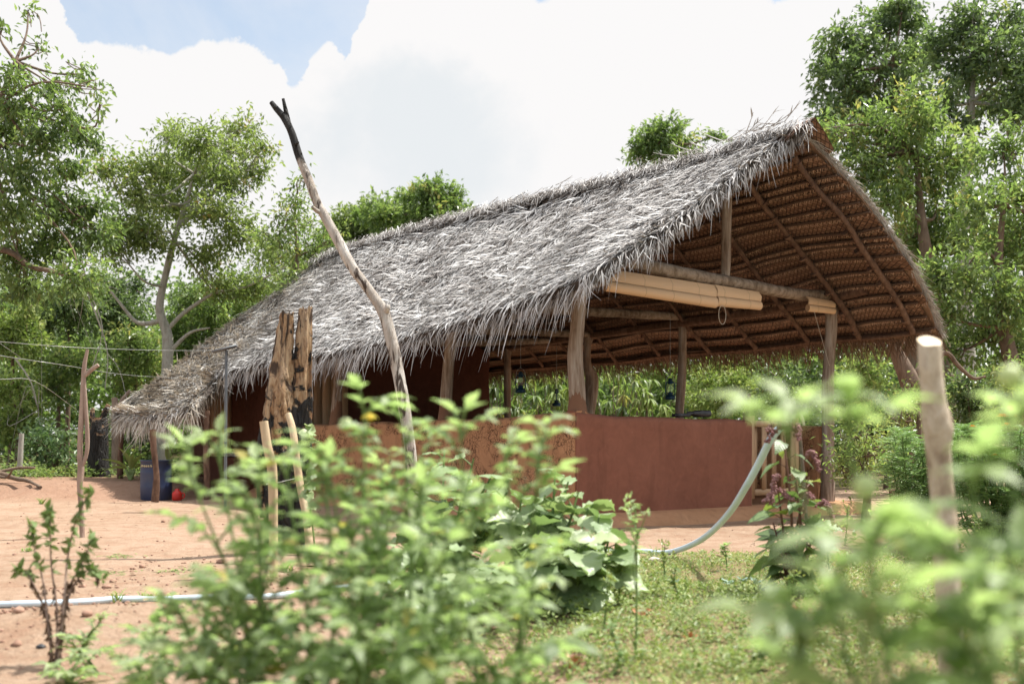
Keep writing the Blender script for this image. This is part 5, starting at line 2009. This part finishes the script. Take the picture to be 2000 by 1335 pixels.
def compound_leaf(fol, stm, base, d, length, leaflet, tint, pairs=3):
    """tomato leaf: curved rachis with pairs of lobed leaflets"""
    d = norm(d)
    side = norm(np.cross(d, UP))
    up = np.cross(side, d)
    pts = []
    for q in np.linspace(0, 1, 6):
        pts.append(base + d * length * q + up * .10 * length * math.sin(q * 2.2) - UP * length * .28 * q * q)
    pts = np.array(pts)
    stm.tube(pts, np.linspace(.0032, .0014, 6), 5, RS.uniform(.4, .8), sub=2, cap=False)
    Bs, Ds, Ns, Ls = [], [], [], []
    for k in range(pairs):
        f = .32 + .5 * k / max(1, pairs - 1) * 1.0
        p = pts[0] + 0
        x = f * 5
        i = min(int(x), 4)
        p = pts[i] * (1 - (x - i)) + pts[i + 1] * (x - i)
        tdir = norm(pts[i + 1] - pts[i])
        for s_ in (-1, 1):
            dd = norm(side * s_ * RS.uniform(.75, 1.1) + tdir * RS.uniform(.4, .8) + UP * RS.uniform(-.35, .3))
            Bs.append(p)
            Ds.append(dd)
            Ns.append(norm(UP + rdir(1)[0] * .5))
            Ls.append(leaflet * RS.uniform(.7, 1.05) * (.75 + .4 * f))
            # tiny leaflets between
            if RS.rand() < .5:
                Bs.append(p - tdir * length * .07)
                Ds.append(norm(side * s_ + tdir * .2))
                Ns.append(norm(UP + rdir(1)[0] * .5))
                Ls.append(leaflet * .33)
    tdir = norm(pts[-1] - pts[-2])
    Bs.append(pts[-1])
    Ds.append(norm(tdir + UP * .1))
    Ns.append(norm(up + rdir(1)[0] * .3))
    Ls.append(leaflet * 1.2)
    n = len(Bs)
    leaf_set(fol, T_TOM, np.array(Bs), np.array(Ds), np.array(Ns), np.array(Ls), .52, np.where(RS.rand(n) < .012, 1.0, np.clip(tint + RS.normal(0, .17, n), 0, .93)))


def tomato(label, tips, base, leaflet=.075, group='tomato plants in the foreground', tint=.5, leaves=9, llen=.2, fruit=(), flower=(), wire_r=.006, pairs=4):
    """tips: list of 3-D stem end points"""
    g = ground(base[0], base[1])
    root = thing('tomato_plant', g, label, 'plant', group)
    stm, fol = MB(), MB()
    for tip in tips:
        tip = np.asarray(tip)
        mid = g * .5 + tip * .5 + np.append(RS.normal(0, .04, 2), 0)
        P, Rr = catmull(np.array([g, mid, tip]), np.array([wire_r, wire_r * .85, wire_r * .4]), 10)
        stm.tube(np.array(P), Rr, 7, RS.uniform(.3, .7), sub=1)
        phi = RS.uniform(0, 6.28)
        for k in range(leaves):
            f = .22 + .78 * (k + RS.rand() * .5) / leaves
            f = min(f, .99)
            p = P[int(f * (len(P) - 1))]
            phi += 2.4 + RS.uniform(-.4, .4)
            d = np.array([math.cos(phi), math.sin(phi), .55 + .7 * f + RS.uniform(-.3, .2)])
            young = 1 - .50 * f ** 3
            compound_leaf(fol, stm, p, d, llen * young * RS.uniform(.75, 1.15), leaflet * young * RS.uniform(.85, 1.15), tint, pairs)
        # tip tuft
        for k in range(3):
            d = norm(np.append(RS.normal(0, .6, 2), 1.1))
            compound_leaf(fol, stm, P[-1], d, llen * .45, leaflet * .6, tint + .15, 2)
    st = stm.build('stem', M['stem_green'], root)
    fo = fol.build('foliage', M['leaf_tomato'], root)
    for i, q in enumerate(fruit):
        mb = MB()
        mb.ball(q, .014, 12, 8, .6)
        mb.build('fruit', M['fruit'], root)
    for q in flower:
        mb = MB()
        n = 6
        a = np.linspace(0, 6.28, n, endpoint=False) + .3
        D = np.stack([np.cos(a), np.sin(a) - .4, np.full(n, -.35)], -1)
        mb.inst(T_OVAL, np.repeat(np.array(q)[None], n, 0), D, np.repeat(UP[None], n, 0), .022, .014, np.full(n, .95))
        mb.ball(np.array(q) - UP * .006, .006, 8, 6, .9, squash=(1, 1, 1.6))
        mb.build('flower', M['petal'], root)
    return root


# centre mass (depth about 2.2 m)
C_ = [
    ('blurred tomato plant with the yellow flower at its top, in front of the long wall', [px(712, 812, 2.3), px(640, 905, 2.2), px(790, 870, 2.35)], (-.30, 2.3), (), [px(722, 808, 2.28)], [px(675, 828, 2.25)]),
    ('blurred tomato plant whose shoot rises against the wall corner post', [px(1058, 868, 2.25), px(985, 905, 2.3), px(900, 860, 2.2)], (-.02, 2.25), (), [], []),
    ('blurred tomato plant reaching far left in front of the blue barrel', [px(372, 925, 2.3), px(430, 905, 2.4), px(505, 960, 2.2)], (-.58, 2.35), (), [], []),
    ('blurred tomato plant in front of the burnt stump', [px(560, 930, 2.3), px(500, 1010, 2.1), px(640, 960, 2.2)], (-.45, 2.2), (), [], []),
    ('low tomato plant at the bottom, left of the middle', [px(430, 1150, 2.4), px(520, 1120, 2.3), px(360, 1215, 2.3)], (-.55, 2.15), (), [], []),
    ('low tomato plant at the bottom, in front of the eggplant', [px(740, 1040, 2.1), px(820, 1010, 2.1), px(700, 1130, 2.0)], (-.24, 2.05), (), [], []),
    ('tomato plant spreading right along the bottom in front of the eggplant', [px(930, 1010, 2.1), px(1040, 1170, 2.0), px(860, 1120, 1.9)], (-.08, 2.0), (), [], []),
    ('low feathery tomato plant at the very bottom, left of the foreground clump', [px(300, 1270, 2.6), px(400, 1240, 2.5), px(470, 1270, 2.4)], (-.72, 2.5), (), [], []),
    ('low tomato plant at the very bottom edge under the middle of the clump', [px(600, 1230, 2.0), px(720, 1250, 1.9), px(900, 1240, 1.9)], (-.26, 1.85), (), [], []),
    ('tomato plant in the middle of the foreground clump', [px(820, 925, 2.45), px(745, 960, 2.4), px(680, 1000, 2.3)], (-.24, 2.4), (), [], []),
]
for i, (lab, tips, base, _, fl, fr) in enumerate(C_):
    tomato(lab, tips, base, .074, leaves=9, llen=.22, pairs=4, flower=fl, fruit=fr, tint=.5 + .06 * (i % 3 - 1), wire_r=.005)
# right foreground (depth about 1.2 m)
tomato('very blurred tomato plant in the right foreground, left of the pale stake', [px(1655, 850, 1.25), px(1540, 860, 1.22), px(1700, 1090, 1.1)], (.46, 1.28), .085, leaves=5, llen=.17,
       group='very blurred tomato plants at the right', fruit=[px(1690, 950, 1.2)], tint=.6, wire_r=.005)
tomato('very blurred tomato plant in the right foreground, covering the foot of the pale stake', [px(1790, 1080, 1.2), px(1890, 1150, 1.1), px(1700, 1230, 1.05)], (.42, 1.12), .085, leaves=5, llen=.17,
       group='very blurred tomato plants at the right', tint=.55, wire_r=.005)
tomato('very blurred tomato plant at the right edge with a pale round fruit on top', [px(1975, 850, 1.25), px(1900, 960, 1.2), px(2060, 940, 1.2)], (.60, 1.22), .085, leaves=5, llen=.17,
       group='very blurred tomato plants at the right', fruit=[px(1972, 735, 1.22)], tint=.6, wire_r=.005)
tomato('very blurred tomato plant filling the lower right corner', [px(1560, 1290, 1.2), px(1900, 1280, 1.05), px(2000, 1180, 1.1)], (.52, 1.02), .085, leaves=5, llen=.17,
       group='very blurred tomato plants at the right', tint=.5, wire_r=.005)


def broad_plant(name, label, cat, base, stems, tm, leafL, Wr, mat, stem_mat, n_leaf, group=None, tint=.5, stem_r=.009, petiole=.08, up=.5, hot=0, dens_top=0.0):
    g = ground(base[0], base[1])
    root = thing(name, g, label, cat, group)
    stm, fol = MB(), MB()
    for tip in stems:
        tip = np.asarray(tip)
        mid = g * .5 + tip * .5 + np.append(RS.normal(0, .04, 2), 0)
        P, Rr = catmull(np.array([g, mid, tip]), np.array([stem_r, stem_r * .8, stem_r * .4]), 10)
        stm.tube(P, Rr, 7, RS.rand(), sub=1)
        phi = RS.uniform(0, 6.28)
        Bs, Ds, Ns, Ls = [], [], [], []
        for k in range(n_leaf):
            f = min(.99, dens_top + .18 + (.82 - dens_top) * (k + RS.rand()) / n_leaf)
            p = P[int(f * (len(P) - 1))]
            phi += 2.4 + RS.uniform(-.5, .5)
            o_ = np.array([math.cos(phi), math.sin(phi), up * RS.uniform(.5, 1.5)])
            e = p + norm(o_) * petiole * RS.uniform(.6, 1.3)
            stm.tube([p, e], [stem_r * .35, stem_r * .25], 5, .5, sub=1, cap=False)
            Bs.append(e)
            Ds.append(norm([math.cos(phi), math.sin(phi), RS.uniform(-.35, .35)]))
            Ns.append(norm(UP + rdir(1)[0] * .45))
            Ls.append(leafL * RS.uniform(.55, 1.15) * (1 - .35 * f * f))
        n = len(Bs)
        tt = np.clip(RS.normal(tint, .2, n), 0, .92)
        leaf_set(fol, tm, np.array(Bs), np.array(Ds), np.array(Ns), np.array(Ls), Wr, tt)
    stm.build('stem', M[stem_mat], root)
    fol.build('foliage', M[mat], root)
    return root


GE = 'eggplants in front of the cracked wall'
for lab, base, tips in [
        ('broad leaved eggplant plant with pale wavy leaves, tallest of its row, before the cracked wall', (-.42, 5.5), [px(868, 880, 5.5), px(925, 895, 5.5), px(820, 945, 5.4), px(900, 980, 5.2), px(960, 930, 5.6), px(990, 960, 5.4)]),
        ('eggplant with upturned leaves in front of the wall corner', (.12, 5.4), [px(1085, 915, 5.4), px(1020, 965, 5.3), px(1130, 960, 5.4), px(1050, 1010, 5.2), px(1110, 940, 5.6), px(1150, 990, 5.3)]),
        ('low eggplant with big pale drooping leaves at the right end of the row', (.30, 5.1), [px(1170, 1010, 5.1), px(1090, 1050, 4.9), px(1000, 1060, 4.8), px(1190, 1050, 5.2), px(1130, 1060, 4.8)]),
        ('low eggplant half hidden behind the foreground tomatoes', (-.35, 4.8), [px(860, 1080, 4.8), px(920, 1110, 4.7), px(800, 1060, 4.9), px(960, 1130, 4.6)])]:
    broad_plant('eggplant', lab, 'plant', base, tips, T_EGG, .235, .95, 'leaf_eggplant', 'stem_green', 13, GE, .55, .011, .06, .6)

# amaranth with hanging pink flower spikes
root = broad_plant('amaranth', 'bushy amaranth with red stems, veined leaves and drooping pink flower spikes, under the pipe end', 'plant', (1.42, 5.5),
                   [px(1530, 850, 5.4), px(1550, 910, 5.4), px(1520, 960, 5.35), px(1580, 930, 5.5), px(1510, 1020, 5.4), px(1600, 1000, 5.5), px(1560, 1050, 5.3)],
                   T_AMA, .16, .8, 'leaf_amaranth', 'stem_red', 15, None, .48, .009, .04, .4)
mb = MB()
for (x0, y0, x1, y1) in [(1555, 838, 1497, 850), (1530, 835, 1500, 830), (1555, 850, 1560, 845), (1548, 975, 1490, 968), (1520, 930, 1505, 970), (1575, 890, 1600, 905), (1600, 985, 1630, 1010), (1570, 1000, 1585, 960)]:
    a, b = px(x0, y0, 5.3), px(x1, y1, 5.25)
    mid = (a + b) / 2 + UP * .035
    P, _ = catmull(np.array([a, mid, b - UP * .03]), np.array([1., 1, 1]), 12)
    for p in P:
        for k in range(5):
            mb.ball(p + RS.normal(0, .006, 3), RS.uniform(.0045, .0085), 5, 4, RS.rand())
mb.build('flower_spike', M['flower_pink'], root)


# marigold bush
def feather_bush(label, cx, Z, x0, x1, y0, y1, n, flowers):
    g = ground((cx - 1000) / F * Z, Z)
    root = thing('marigold_bush', g, label, 'bush', 'marigold bushes at the right')
    stm, fol = MB(), MB()
    for k in range(n):
        zz = Z + RS.uniform(-.6, .6)
        xx = RS.uniform(x0, x1)
        top = y0 + 14 + 34 * mnoise.noise(Vector((xx * .02, Z, 0))) + 60 * abs((xx - cx) / (x1 - x0)) ** 2
        tip = px(xx, top + (y1 - top) * RS.rand() ** 1.2, zz)
        if k % 3 == 0:
            stm.tube([g + [RS.normal(0, .1), RS.normal(0, .1), 0], (g + tip) / 2 + RS.normal(0, .05, 3), tip], [.009, .006, .003], 5, RS.rand(), sub=4, cap=False)
        for m in range(3):
            a = RS.uniform(0, 6.28)
            d = norm([math.cos(a), math.sin(a), RS.uniform(-.1, .7)])
            L = RS.uniform(.08, .14)
            side = norm(np.cross(d, UP))
            nb = 7
            f = np.linspace(.15, 1, nb)
            B = tip + d * L * f[:, None] - UP * (L * .3 * f ** 2)[:, None]
            for sg in (-1, 1):
                D = norm(side * sg + d * .7 + rdir(nb) * .12)
                fol.inst(T_RH, B, D, np.repeat(UP[None], nb, 0) + rdir(nb) * .2, L * .42 * (1.1 - .5 * f), .011, np.clip(RS.normal(.5, .2, nb), 0, 1))
            fol.inst(T_RH, B[-1:], d[None], UP[None], L * .4, .011, np.array([.6]))
    stm.build('stem', M['stem_green'], root)
    fol.build('foliage', M['leaf_marigold'], root)
    for (fx, fy, r) in flowers:
        mb = MB()
        c = px(fx, fy, Z - .5)
        for lay in range(3):
            n_ = 16
            a = np.linspace(0, 6.28, n_, endpoint=False) + lay * .2
            D = np.stack([np.cos(a), np.sin(a), np.full(n_, .1 + lay * .5)], -1)
            mb.inst(T_OVAL, np.repeat(c[None], n_, 0), D, np.repeat(UP[None], n_, 0), r * (1 - .22 * lay), r * .5, np.clip(RS.normal(.18, .12, n_), 0, 1))
        mb.build('flower', M['petal'], root)
    return root


feather_bush('feathery marigold bush with orange flowers at the right edge', 1950, 7.6, 1870, 2080, 830, 1040, 520, [(1958, 812, .045), (1967, 829, .040), (1980, 812, .026), (1900, 832, .026), (1943, 888, .026)])
feather_bush('feathery marigold bush between the pale stake and the shaded trees', 1790, 8.4, 1740, 1880, 830, 1010, 330, [(1902, 835, .018)])


# climbing vine with pale leaves beside the stump
root = thing('vine', ground((610 - 1000) / F * 7.0, 7.0), 'vine with rounded pale backed leaves climbing beside the burnt stump', 'vine')
stm, fol = MB(), MB()
vp = [(618, 1110), (612, 1040), (604, 980), (600, 930), (606, 880), (600, 850), (602, 828)]
P, Rr = catmull(np.array([px(a, b, 7.0) for a, b in vp]), np.linspace(.006, .002, len(vp)), 6)
stm.tube(P, Rr, 6, .6, sub=1)
n = 30
idx = RS.randint(0, len(P), n)
a = RS.uniform(0, 6.28, n)
D = np.stack([np.cos(a), np.sin(a), RS.uniform(-.9, .4, n)], -1)
fol.inst(T_EGG[0], P[idx], D, np.repeat(np.array([[0, -.7, .7]]), n, 0) + rdir(n) * .4, RS.uniform(.05, .085, n), RS.uniform(.05, .08, n), RS.uniform(.4, 1, n))
stm.build('stem', M['stem_green'], root)
fol.build('foliage', M['leaf_eggplant'], root)


# tall weeds
def weed(label, x, yb, yt, n=16, leafL=.05, mat='leaf_tomato', tmpl=None, branch=3, lean=0, group='weeds in the garden bed', tint=.6, buds=True):
    Z = EYE * F / (yb - HOR)
    g = ground((x - 1000) / F * Z, Z)
    root = thing('weed', g, label, 'weed', group)
    top = px(x + lean, yt, Z)
    stm, fol = MB(), MB()
    ends = [top]
    P0, R0 = catmull(np.array([g, (g + top) / 2 + RS.normal(0, .01, 3), top]), np.array([.0045, .0035, .0015]), 10)
    stm.tube(P0, R0, 6, .7, sub=1)
    for k in range(branch):
        p = P0[RS.randint(len(P0) // 3, len(P0) - 2)]
        e = p + norm(np.append(RS.normal(0, .6, 2), 1.0)) * (top[2] - g[2]) * RS.uniform(.15, .4)
        stm.tube([p, (p + e) / 2 + RS.normal(0, .006, 3), e], [.003, .002, .001], 5, .7, sub=3)
        ends.append(e)
        m = 6
        f = RS.rand(m)[:, None]
        a = RS.uniform(0, 6.28, m)
        fol.inst(tmpl or T_OVAL, p * (1 - f) + e * f, np.stack([np.cos(a), np.sin(a), RS.uniform(-.2, .8, m)], -1), np.repeat(UP[None], m, 0), leafL * RS.uniform(.5, 1, m), leafL * .42, RS.uniform(.3, .9, m))
    a = np.arange(n) * 2.4
    f = np.linspace(.08, .98, n)
    B = P0[(f * (len(P0) - 1)).astype(int)]
    D = np.stack([np.cos(a), np.sin(a), RS.uniform(-.1, .8, n)], -1)
    fol.inst(tmpl or T_OVAL, B, D, np.repeat(UP[None], n, 0) + rdir(n) * .2, leafL * RS.uniform(.6, 1.1, n) * (1.1 - .5 * f), leafL * .42, np.clip(RS.normal(tint, .15, n), 0, 1))
    if buds:
        for e in ends:
            for k in range(5):
                fol.inst(T_OVAL, (e + RS.normal(0, .008, 3))[None], norm(RS.normal(0, .5, 3) + UP)[None], rdir(1), .018, .012, np.array([.9]))
    stm.build('stem', M['stem_green'], root)
    fol.build('foliage', M[mat], root)
    return root


weed('tall slender budding weed standing right of the eggplants', 1242, 1300, 992, 30, .055, branch=7)
wl = [('thin upright weed right of the tall budding weed', 1300, 1150, 1060), ('weed with narrow leaves near the low end of the pipe', 1330, 1190, 1110),
      ('leafy weed in the middle of the garden bed', 1545, 1220, 1120), ('thin tall weed seen past the pale stake', 1940, 1270, 1130),
      ('leafy weed at the foot of the amaranth', 1620, 1130, 1020), ('small leafy weed left of the wall plinth', 1180, 1250, 1130),
      ('low weed under the eggplants at the right', 1210, 1200, 1110), ('leafy weed in front of the marigold bush', 1900, 1120, 1010),
      ('short bushy weed in the mossy bed, lower right', 1480, 1330, 1240), ('weed with pale leaves near the short cut post', 1700, 1080, 1020),
      ('leafy weed near the bottom, right of the dried leaf', 1190, 1330, 1230), ('weed under the pipe arc', 1420, 1130, 1060),
      ('leafy weed left of the short cut post', 1650, 1060, 990)]
for lab, x, yb, yt in wl:
    weed(lab, x, yb, yt, RS.randint(14, 22), RS.uniform(.04, .065), branch=RS.randint(3, 6), lean=RS.uniform(-12, 12), mat=RS.choice(['leaf_tomato', 'leaf_tree_mid', 'leaf_marigold']))

# left: wilting tomato, seedlings and grass tufts
g = ground((105 - 1000) / F * 3.85, 3.85)
root = thing('wilted_tomato', g, 'half wilted tomato plant with brown shrivelled lower leaves at the lower left', 'plant')
stm, fol = MB(), MB()
stems = [[(105, 1312), (95, 1230), (85, 1140), (68, 1070), (62, 1025)], [(108, 1312), (112, 1200), (100, 1100), (98, 1020), (95, 1000)],
         [(112, 1312), (125, 1180), (132, 1090), (150, 1010), (172, 965)], [(104, 1312), (90, 1200), (60, 1130), (40, 1110)],
         [(116, 1312), (120, 1240), (140, 1150), (175, 1110), (195, 1130)], [(110, 1312), (118, 1230), (128, 1160), (160, 1100), (180, 1050)]]
for st in stems:
    P, Rr = catmull(np.array([px(a, b, 3.85 + RS.uniform(-.05, .05)) for a, b in st]), np.linspace(.0055, .0018, len(st)), 8)
    stm.tube(P, Rr, 6, .5, sub=1)
    n = 90
    f = RS.rand(n)
    B = P[(f * (len(P) - 1)).astype(int)]
    low = B[:, 2] < .34
    a = RS.uniform(0, 6.28, n)
    D = np.stack([np.cos(a) * .6, np.sin(a) * .6, np.where(low, -1.2, RS.uniform(-.7, .5, n))], -1)
    tt = np.where(low, RS.uniform(0, .45, n), RS.uniform(.6, 1, n))
    fol.inst(T_TOM[1], B, D, rdir(n), RS.uniform(.02, .042, n), np.where(low, .012, .02), tt)
    e = P[-1]
    for k in range(5):
        fol.inst(T_TOM[0], (e + RS.normal(0, .01, 3))[None], norm(RS.normal(0, .7, 3) + UP * .6)[None], rdir(1), .045, .026, np.array([.9]))
stm.build('stem', M['bark_stick'], root)
fol.build('foliage', M['leaf_wilted'], root)

for lab, x, Z, yt in [('small tomato seedling right of the wilted plant', 190, 3.75, 1215), ('small tomato seedling at the bottom edge, right of the wilted plant', 150, 3.6, 1290),
                      ('young tomato plant low at the bottom, left of the foreground clump', 330, 3.3, 1180)]:
    tomato(lab, [px(x + 5, yt, Z), px(x - 22, yt + 45, Z)], ((x - 1000) / F * Z, Z), .045, 'young tomato plants at the lower left', .6, 6, .11)

n = 0
for lab, x, yb, h, k in [('arching tuft of young grass just behind the pipe at the left', 232, 1180, .16, 14), ('flat grey green weed patch on the bare yard, nearer', 228, 1085, .03, 40),
                         ('flat weed patch on the bare yard behind the nearer one', 215, 1118, .03, 30), ('thin grass tuft left of the stump', 290, 1170, .08, 18),
                         ('grass tuft at the base of the plinth below the red wall', 1357, 1020, .12, 16), ('small leafy tuft on the yard by the left edge', 55, 1075, .07, 26),
                         ('grass tuft beside the fallen branch', 80, 985, .2, 30), ('flat weed patch on the yard left of the stakes', 345, 1115, .03, 30), ('small tuft at the foot of the crooked stake', 560, 1120, .12, 26)]:
    Z = EYE * F / (yb - HOR)
    c = ground((x - 1000) / F * Z, Z)
    mb = MB()
    a = RS.uniform(0, 6.28, k)
    mb.ball(c, .012, 6, 4, .3, squash=(1, 1, .5))
    flat = h < .05
    D = np.stack([np.cos(a), np.sin(a), np.full(k, .25 if flat else 1.6)], -1)
    L = (RS.uniform(.05, .12, k) if flat else h * RS.uniform(.6, 1.2, k))
    Bq = np.repeat(c[None], k, 0) + np.stack([RS.normal(0, .07 if flat else .02, k), RS.normal(0, .07 if flat else .02, k), np.full(k, .004)], -1)
    mb.blades(Bq, D, np.repeat(UP[None], k, 0) + rdir(k) * .1, L, np.full(k, .012 if flat else .009), L * .5, L * 0, RS.uniform(.2, .7, k), 4)
    tag(mb.build('grass_tuft', M['leaf_ground']), lab, 'grass tuft', 'grass tufts and weeds on the bare yard')

# banana plant behind the barrel
root = thing('banana_plant', ground((255 - 1000) / F * 17.5, 17.5), 'young banana plant with broad light leaves left of the blue barrel', 'plant')
fol, stm = MB(), MB()
g = np.array(root.location)
for dx, dz, L in ((-.28, .30, .38), (.18, .42, .35), (-.05, .5, .40), (.30, .22, .32), (-.35, .12, .30), (.05, .35, .3)):
    e = g + np.array([dx * .25, 0, .18])
    stm.tube([g, e], [.03, .015], 8, .8, sub=2)
    fol.inst(strip_template([(0, .05), (.15, .3), (.5, .42), (.8, .3), (1, .02)], .3, .4, 0, 3), e[None], np.array([[dx, -.1, dz]]), UP[None], L, L * .34, np.array([.75]))
fol.inst(strip_template([(0, .05), (.15, .3), (.5, .42), (.8, .3), (1, .02)], .3, .2, 0, 3), px(333, 905, 17)[None], np.array([[-.25, 0, 1]]), np.array([[0, -1, .1]]), .34, .10, np.array([.8]))
stm.build('stem', M['stem_green'], root)
fol.build('foliage', M['leaf_light'], root)

# grey-green seedlings in the bed
for i, (x, y, lab) in enumerate([(1452, 1145, 'grey green cabbage seedling nearest the pipe arc'), (1478, 1150, 'second grey green cabbage seedling from the pipe arc'), (1425, 1155, 'grey green cabbage seedling at the left end of the cluster'),
                                 (1490, 1170, 'grey green cabbage seedling at the front of the cluster'), (1640, 1165, 'grey green cabbage seedling behind the blurred leaves at the right'), (1968, 1210, 'grey green cabbage seedling near the right edge'),
                                 (1745, 1050, 'grey green cabbage below the short cut post'), (1320, 1150, 'grey green cabbage seedling left of the cluster')]):
    Z = EYE * F / (y + 8 - HOR)
    c = ground((x - 1000) / F * Z, Z)
    mb = MB()
    k = 6
    a = RS.uniform(0, 6.28, k)
    D = np.stack([np.cos(a), np.sin(a), RS.uniform(.5, 1.6, k)], -1)
    L = RS.uniform(.035, .06, k)
    mb.inst(T_EGG[0], np.repeat(c[None] + UP * .01, k, 0), D, np.repeat(UP[None], k, 0) + rdir(k) * .3, L, L * .75, RS.rand(k))
    tag(mb.build('cabbage_seedling', M['leaf_grey']), lab, 'seedling', 'cabbage seedlings in the bed')

# dried leaves
for i, (x, y, L, lab) in enumerate([(1128, 1300, .11, 'large curled orange brown dried leaf at the bottom middle'), (1250, 1215, .06, 'dried brown leaf beside the tall budding weed'), (1700, 1205, .06, 'dark dried leaf under the blurred leaves at the right'),
                                    (1500, 1060, .05, 'pale dried leaf near the amaranth'), (1980, 1190, .05, 'reddish dried leaf near the right edge'), (1690, 1180, .045, 'white dried leaf beside the dark one at the right'),
                                    (1555, 1210, .04, 'small tan dried leaf in the middle of the bed'), (1350, 1260, .04, 'small tan dried leaf in the lower mossy bed')]):
    Z = EYE * F / (y + 12 - HOR)
    c = ground((x - 1000) / F * Z, Z) + UP * .02
    mb = MB()
    k = 4
    a = RS.uniform(0, 6.28, k)
    D = np.stack([np.cos(a), np.sin(a), RS.uniform(-.1, .8, k)], -1)
    mb.inst(T_EGG[1], np.repeat(c[None], k, 0), D, rdir(k), L * RS.uniform(.6, 1, k), L * .55, RS.uniform(.2 if i != 5 else .9, 1, k))
    tag(mb.build('dried_leaf', M['dry_leaf']), lab, 'dried leaf', 'dried leaves on the bed')


# ground cover carpet on the bed
def ground_cover():
    mb = MB()
    n = 190000
    x = RS.uniform(-.6, 5.2, n)
    y = 2.6 + 5.6 * RS.rand(n) ** .85
    d = np.array([mnoise.noise(Vector((a * 1.3, b * 1.3, 5))) + .6 * mnoise.noise(Vector((a * 5, b * 5, 15))) for a, b in zip(x, y)])
    edge = sstep(x + d * .5, -.35, .5) * (1 - sstep(y + d * .6, 7.0, 7.7))
    keep = (RS.rand(n) < edge * np.clip(.75 + d * 1.0, .15, 1))
    x, y, d = x[keep], y[keep], d[keep]
    n = len(x)
    z = np.array([gh(a, b) for a, b in zip(x, y)])
    B = np.stack([x, y, z + RS.uniform(0, .02, n)], -1)
    D = np.append(RS.normal(0, 1, (n, 2)), RS.uniform(.0, 1.3, n)[:, None], 1)
    L = RS.uniform(.010, .026, n) * (1 + .5 * (RS.rand(n) < .05))
    mb.inst(T_RH, B, D, np.repeat(UP[None], n, 0) + rdir(n) * .3, L, L * .5, np.clip(RS.normal(.5, .25, n) + d * .3, 0, 1))
    # wispy grass blades
    m = 9000
    x = RS.uniform(-.2, 4.6, m)
    y = RS.uniform(3, 7.4, m)
    keep = np.array([mnoise.noise(Vector((a * 2, b * 2, 25))) > .05 for a, b in zip(x, y)])
    x, y = x[keep], y[keep]
    m = len(x)
    B = np.stack([x, y, np.array([gh(a, b) for a, b in zip(x, y)])], -1)
    L = RS.uniform(.03, .09, m)
    mb.blades(B, norm(np.append(RS.normal(0, .6, (m, 2)), np.ones((m, 1)), 1)), np.repeat(UP[None], m, 0) + rdir(m) * .3, L, np.full(m, .004), L * .35, L * 0, RS.uniform(.2, .8, m), 3)
    for k in range(520):
        xx = RS.uniform(.05, 1.25) if k < 330 else RS.uniform(.6, 4.2)
        yy = RS.uniform(3.5, 5.6) if k < 330 else RS.uniform(3.6, 7.2)
        c = ground(xx, yy)
        m_ = 14
        a = RS.uniform(0, 6.28, m_)
        hgt = RS.uniform(.03, .10)
        B = c + np.stack([RS.normal(0, .018, m_), RS.normal(0, .018, m_), RS.rand(m_) * hgt], -1)
        mb.inst(T_RH, B, np.stack([np.cos(a), np.sin(a), RS.uniform(0, 1.2, m_)], -1), np.repeat(UP[None], m_, 0), RS.uniform(.015, .04, m_), RS.uniform(.008, .016, m_), RS.uniform(.1, .7, m_))
    tag(mb.build('ground_cover', M['leaf_ground'], smooth=False), kind='stuff')
    # weeds along the woodland edge
    mb = MB()
    for k in range(420):
        xx = RS.uniform(-11, -3.2) if k < 240 else RS.uniform(2.6, 9)
        yy = RS.uniform(17.6, 21) if k < 240 else RS.uniform(8.2, 16)
        if k >= 240 and xx < 3.6 + (yy - 8) * .75 and yy > 9.4:
            continue
        c = ground(xx, yy)
        m = 26
        a = RS.uniform(0, 6.28, m)
        q = RS.rand(m)
        hgt = RS.uniform(.05, .28)
        B = c + np.stack([RS.normal(0, .14, m), RS.normal(0, .14, m), q * hgt], -1)
        mb.inst(T_OVAL, B, np.stack([np.cos(a), np.sin(a), RS.uniform(0, 1, m)], -1), np.repeat(UP[None], m, 0), RS.uniform(.04, .10, m), RS.uniform(.03, .05, m), RS.uniform(.2, .8, m))
    tag(mb.build('undergrowth', M['leaf_tree_mid'], smooth=False), kind='stuff')


ground_cover()

# ------------------------------------------------------------------ light air between camera and far trees
bpy.context.view_layer.update()
